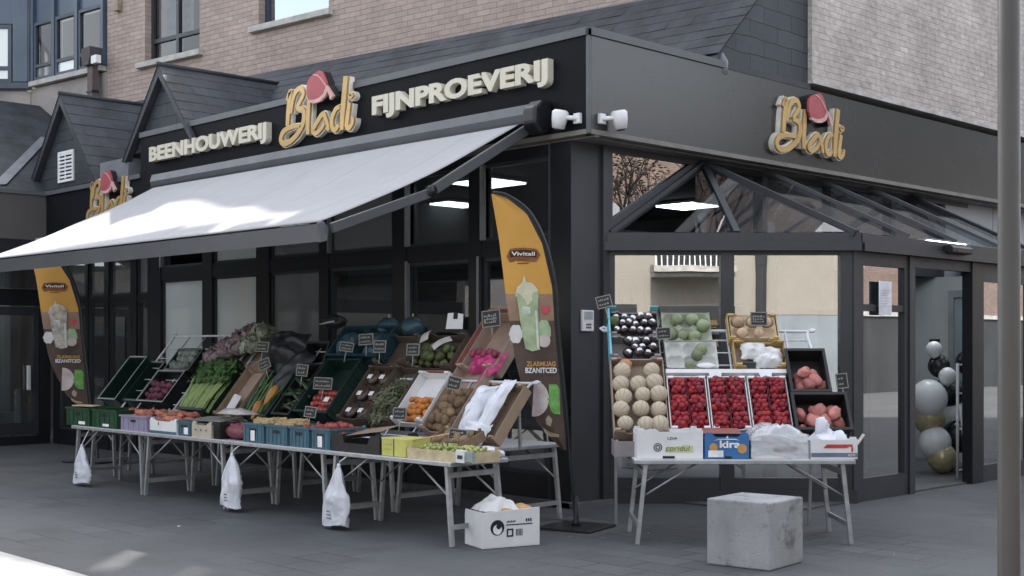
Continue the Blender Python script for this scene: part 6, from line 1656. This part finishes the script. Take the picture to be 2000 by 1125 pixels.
MB().box(0,6.5,.0,.02,.3,2.0).build('shop_window', m_dark, K)
# brick building down the right-hand street
m_brk = masonry('street_brick', 1, (.22,.145,.115), .23, .075, .01, (.25,.22,.2), .15, .4)
K2 = thing('opposite_building', 'reddish brick building across the right-hand street', 'building', T(17, 0, 0))
MB().box(0,.4,-4,27,2.6,7.6).build('wall', m_brk, K2); MB().box(0,.4,27.01,80,2.6,7.0).build('wall', m_brk, K2); MB().box(.05,.4,27.01,80,7.01,20).build('dark_reflection_block', m_dark, K2)  # dark upper block added to darken the far reflection in the right fascia
MB().box(.01,.4,-4,60,0,2.59).build('shopfront', m_dark, K2)
for y in range(0, 56, 4):
    for z in (4.2,): MB().box(-.02,0,y,y+1.4,z,z+1.8).build('window', m_int, K2)
MB().box(-.05,0,-4,60,2.6,2.75).build('cornice', m_stone, K2)
van = thing('parked_van', 'white van parked across the right-hand street', 'van', T(12.5, 12, 0))
MB().prism([(-2.4,.35),(2.4,.35),(2.4,1.0),(1.6,1.15),(1.1,1.95),(-2.4,2.0)], -.9, .9, 'y', RZ(90)).build('body', m_white, van, bevel=.06)
MB().prism([(.3,1.15),(1.4,1.15),(1.0,1.8),(.3,1.8)], -.91, .91, 'y', RZ(90)).build('window', m_dark, van)
for x in (-1.5, 1.5):
    MB().lathe([(.34,-.1),(.34,.1)], 20, RZ(90) @ T(x, .9, .34) @ RX(90)).build('wheel', m_dark, van); MB().lathe([(.34,-.1),(.34,.1)], 20, RZ(90) @ T(x, -.9, .34) @ RX(90)).build('wheel', m_dark, van)
# row on the far side of the left-hand street
K3 = thing('opposite_building', 'grey rendered row of houses across the left-hand street', 'building', T(-10, -22, 0))
MB().box(-22,14,-.4,0,0,9).build('wall', mat('grey_render', (.34,.33,.32), .9, 0, .1, .4), K3)
for x in range(-20, 13, 3):
    for z in (.8, 3.8, 6.6): MB().box(x,x+1.3,0,.03,z,z+1.7).build('window', m_dark, K3)
# bare street trees
m_bark = mat('tree_bark', (.075,.06,.05), .9, 0, .3, 9., .4, 40.); m_budl = mat('early_leaf', (.09,.085,.04), .7, 0, .4, 9.)
def tree(label, x, y, seed, h=7):
    rr = random.Random(seed); o = thing('street_tree', label, 'tree', T(x, y, 0)); mb = MB(); lf = MB()
    def grow(p, d, l, r, lev):
        pts = [p]; q = p
        for i in range(3):
            d = (d + Vector((rr.uniform(-.25,.25), rr.uniform(-.25,.25), rr.uniform(-.05,.2)))).normalized(); q = q + d*l/3; pts.append(q)
        mb.tube(pts, [r, r*.88, r*.76, r*.62], 6 if lev > 1 else 10)
        if lev < 4:
            for k in range(3 if lev else 4):
                a = rr.uniform(0, 6.28); dd = (d + Vector((math.cos(a), math.sin(a), .15))*rr.uniform(.5,.9)).normalized()
                grow(pts[-1-(k % 2)], dd, l*rr.uniform(.6,.78), r*.58, lev+1)
        else:
            for k in range(6):
                c = q+Vector((rr.uniform(-.2,.2), rr.uniform(-.2,.2), rr.uniform(-.2,.2))); s = rr.uniform(.03,.07)
                lf.add([c+Vector((-s,0,0)), c+Vector((0,-s*.6,s*.3)), c+Vector((s,0,0)), c+Vector((0,s*.6,-s*.2))], [(0,1,2,3)])
    grow(Vector((0,0,0)), Vector((0,0,1)), h*.38, .14, 0)
    mb.build('trunk', m_bark, o); lf.build('crown', m_budl, o)
tree('bare young street tree with first leaves, nearer one on the right-hand street', 10.5, 10.5, 3)
tree('bare street tree with a wide crown, farther one on the right-hand street', 13.2, 19.0, 8, 8)
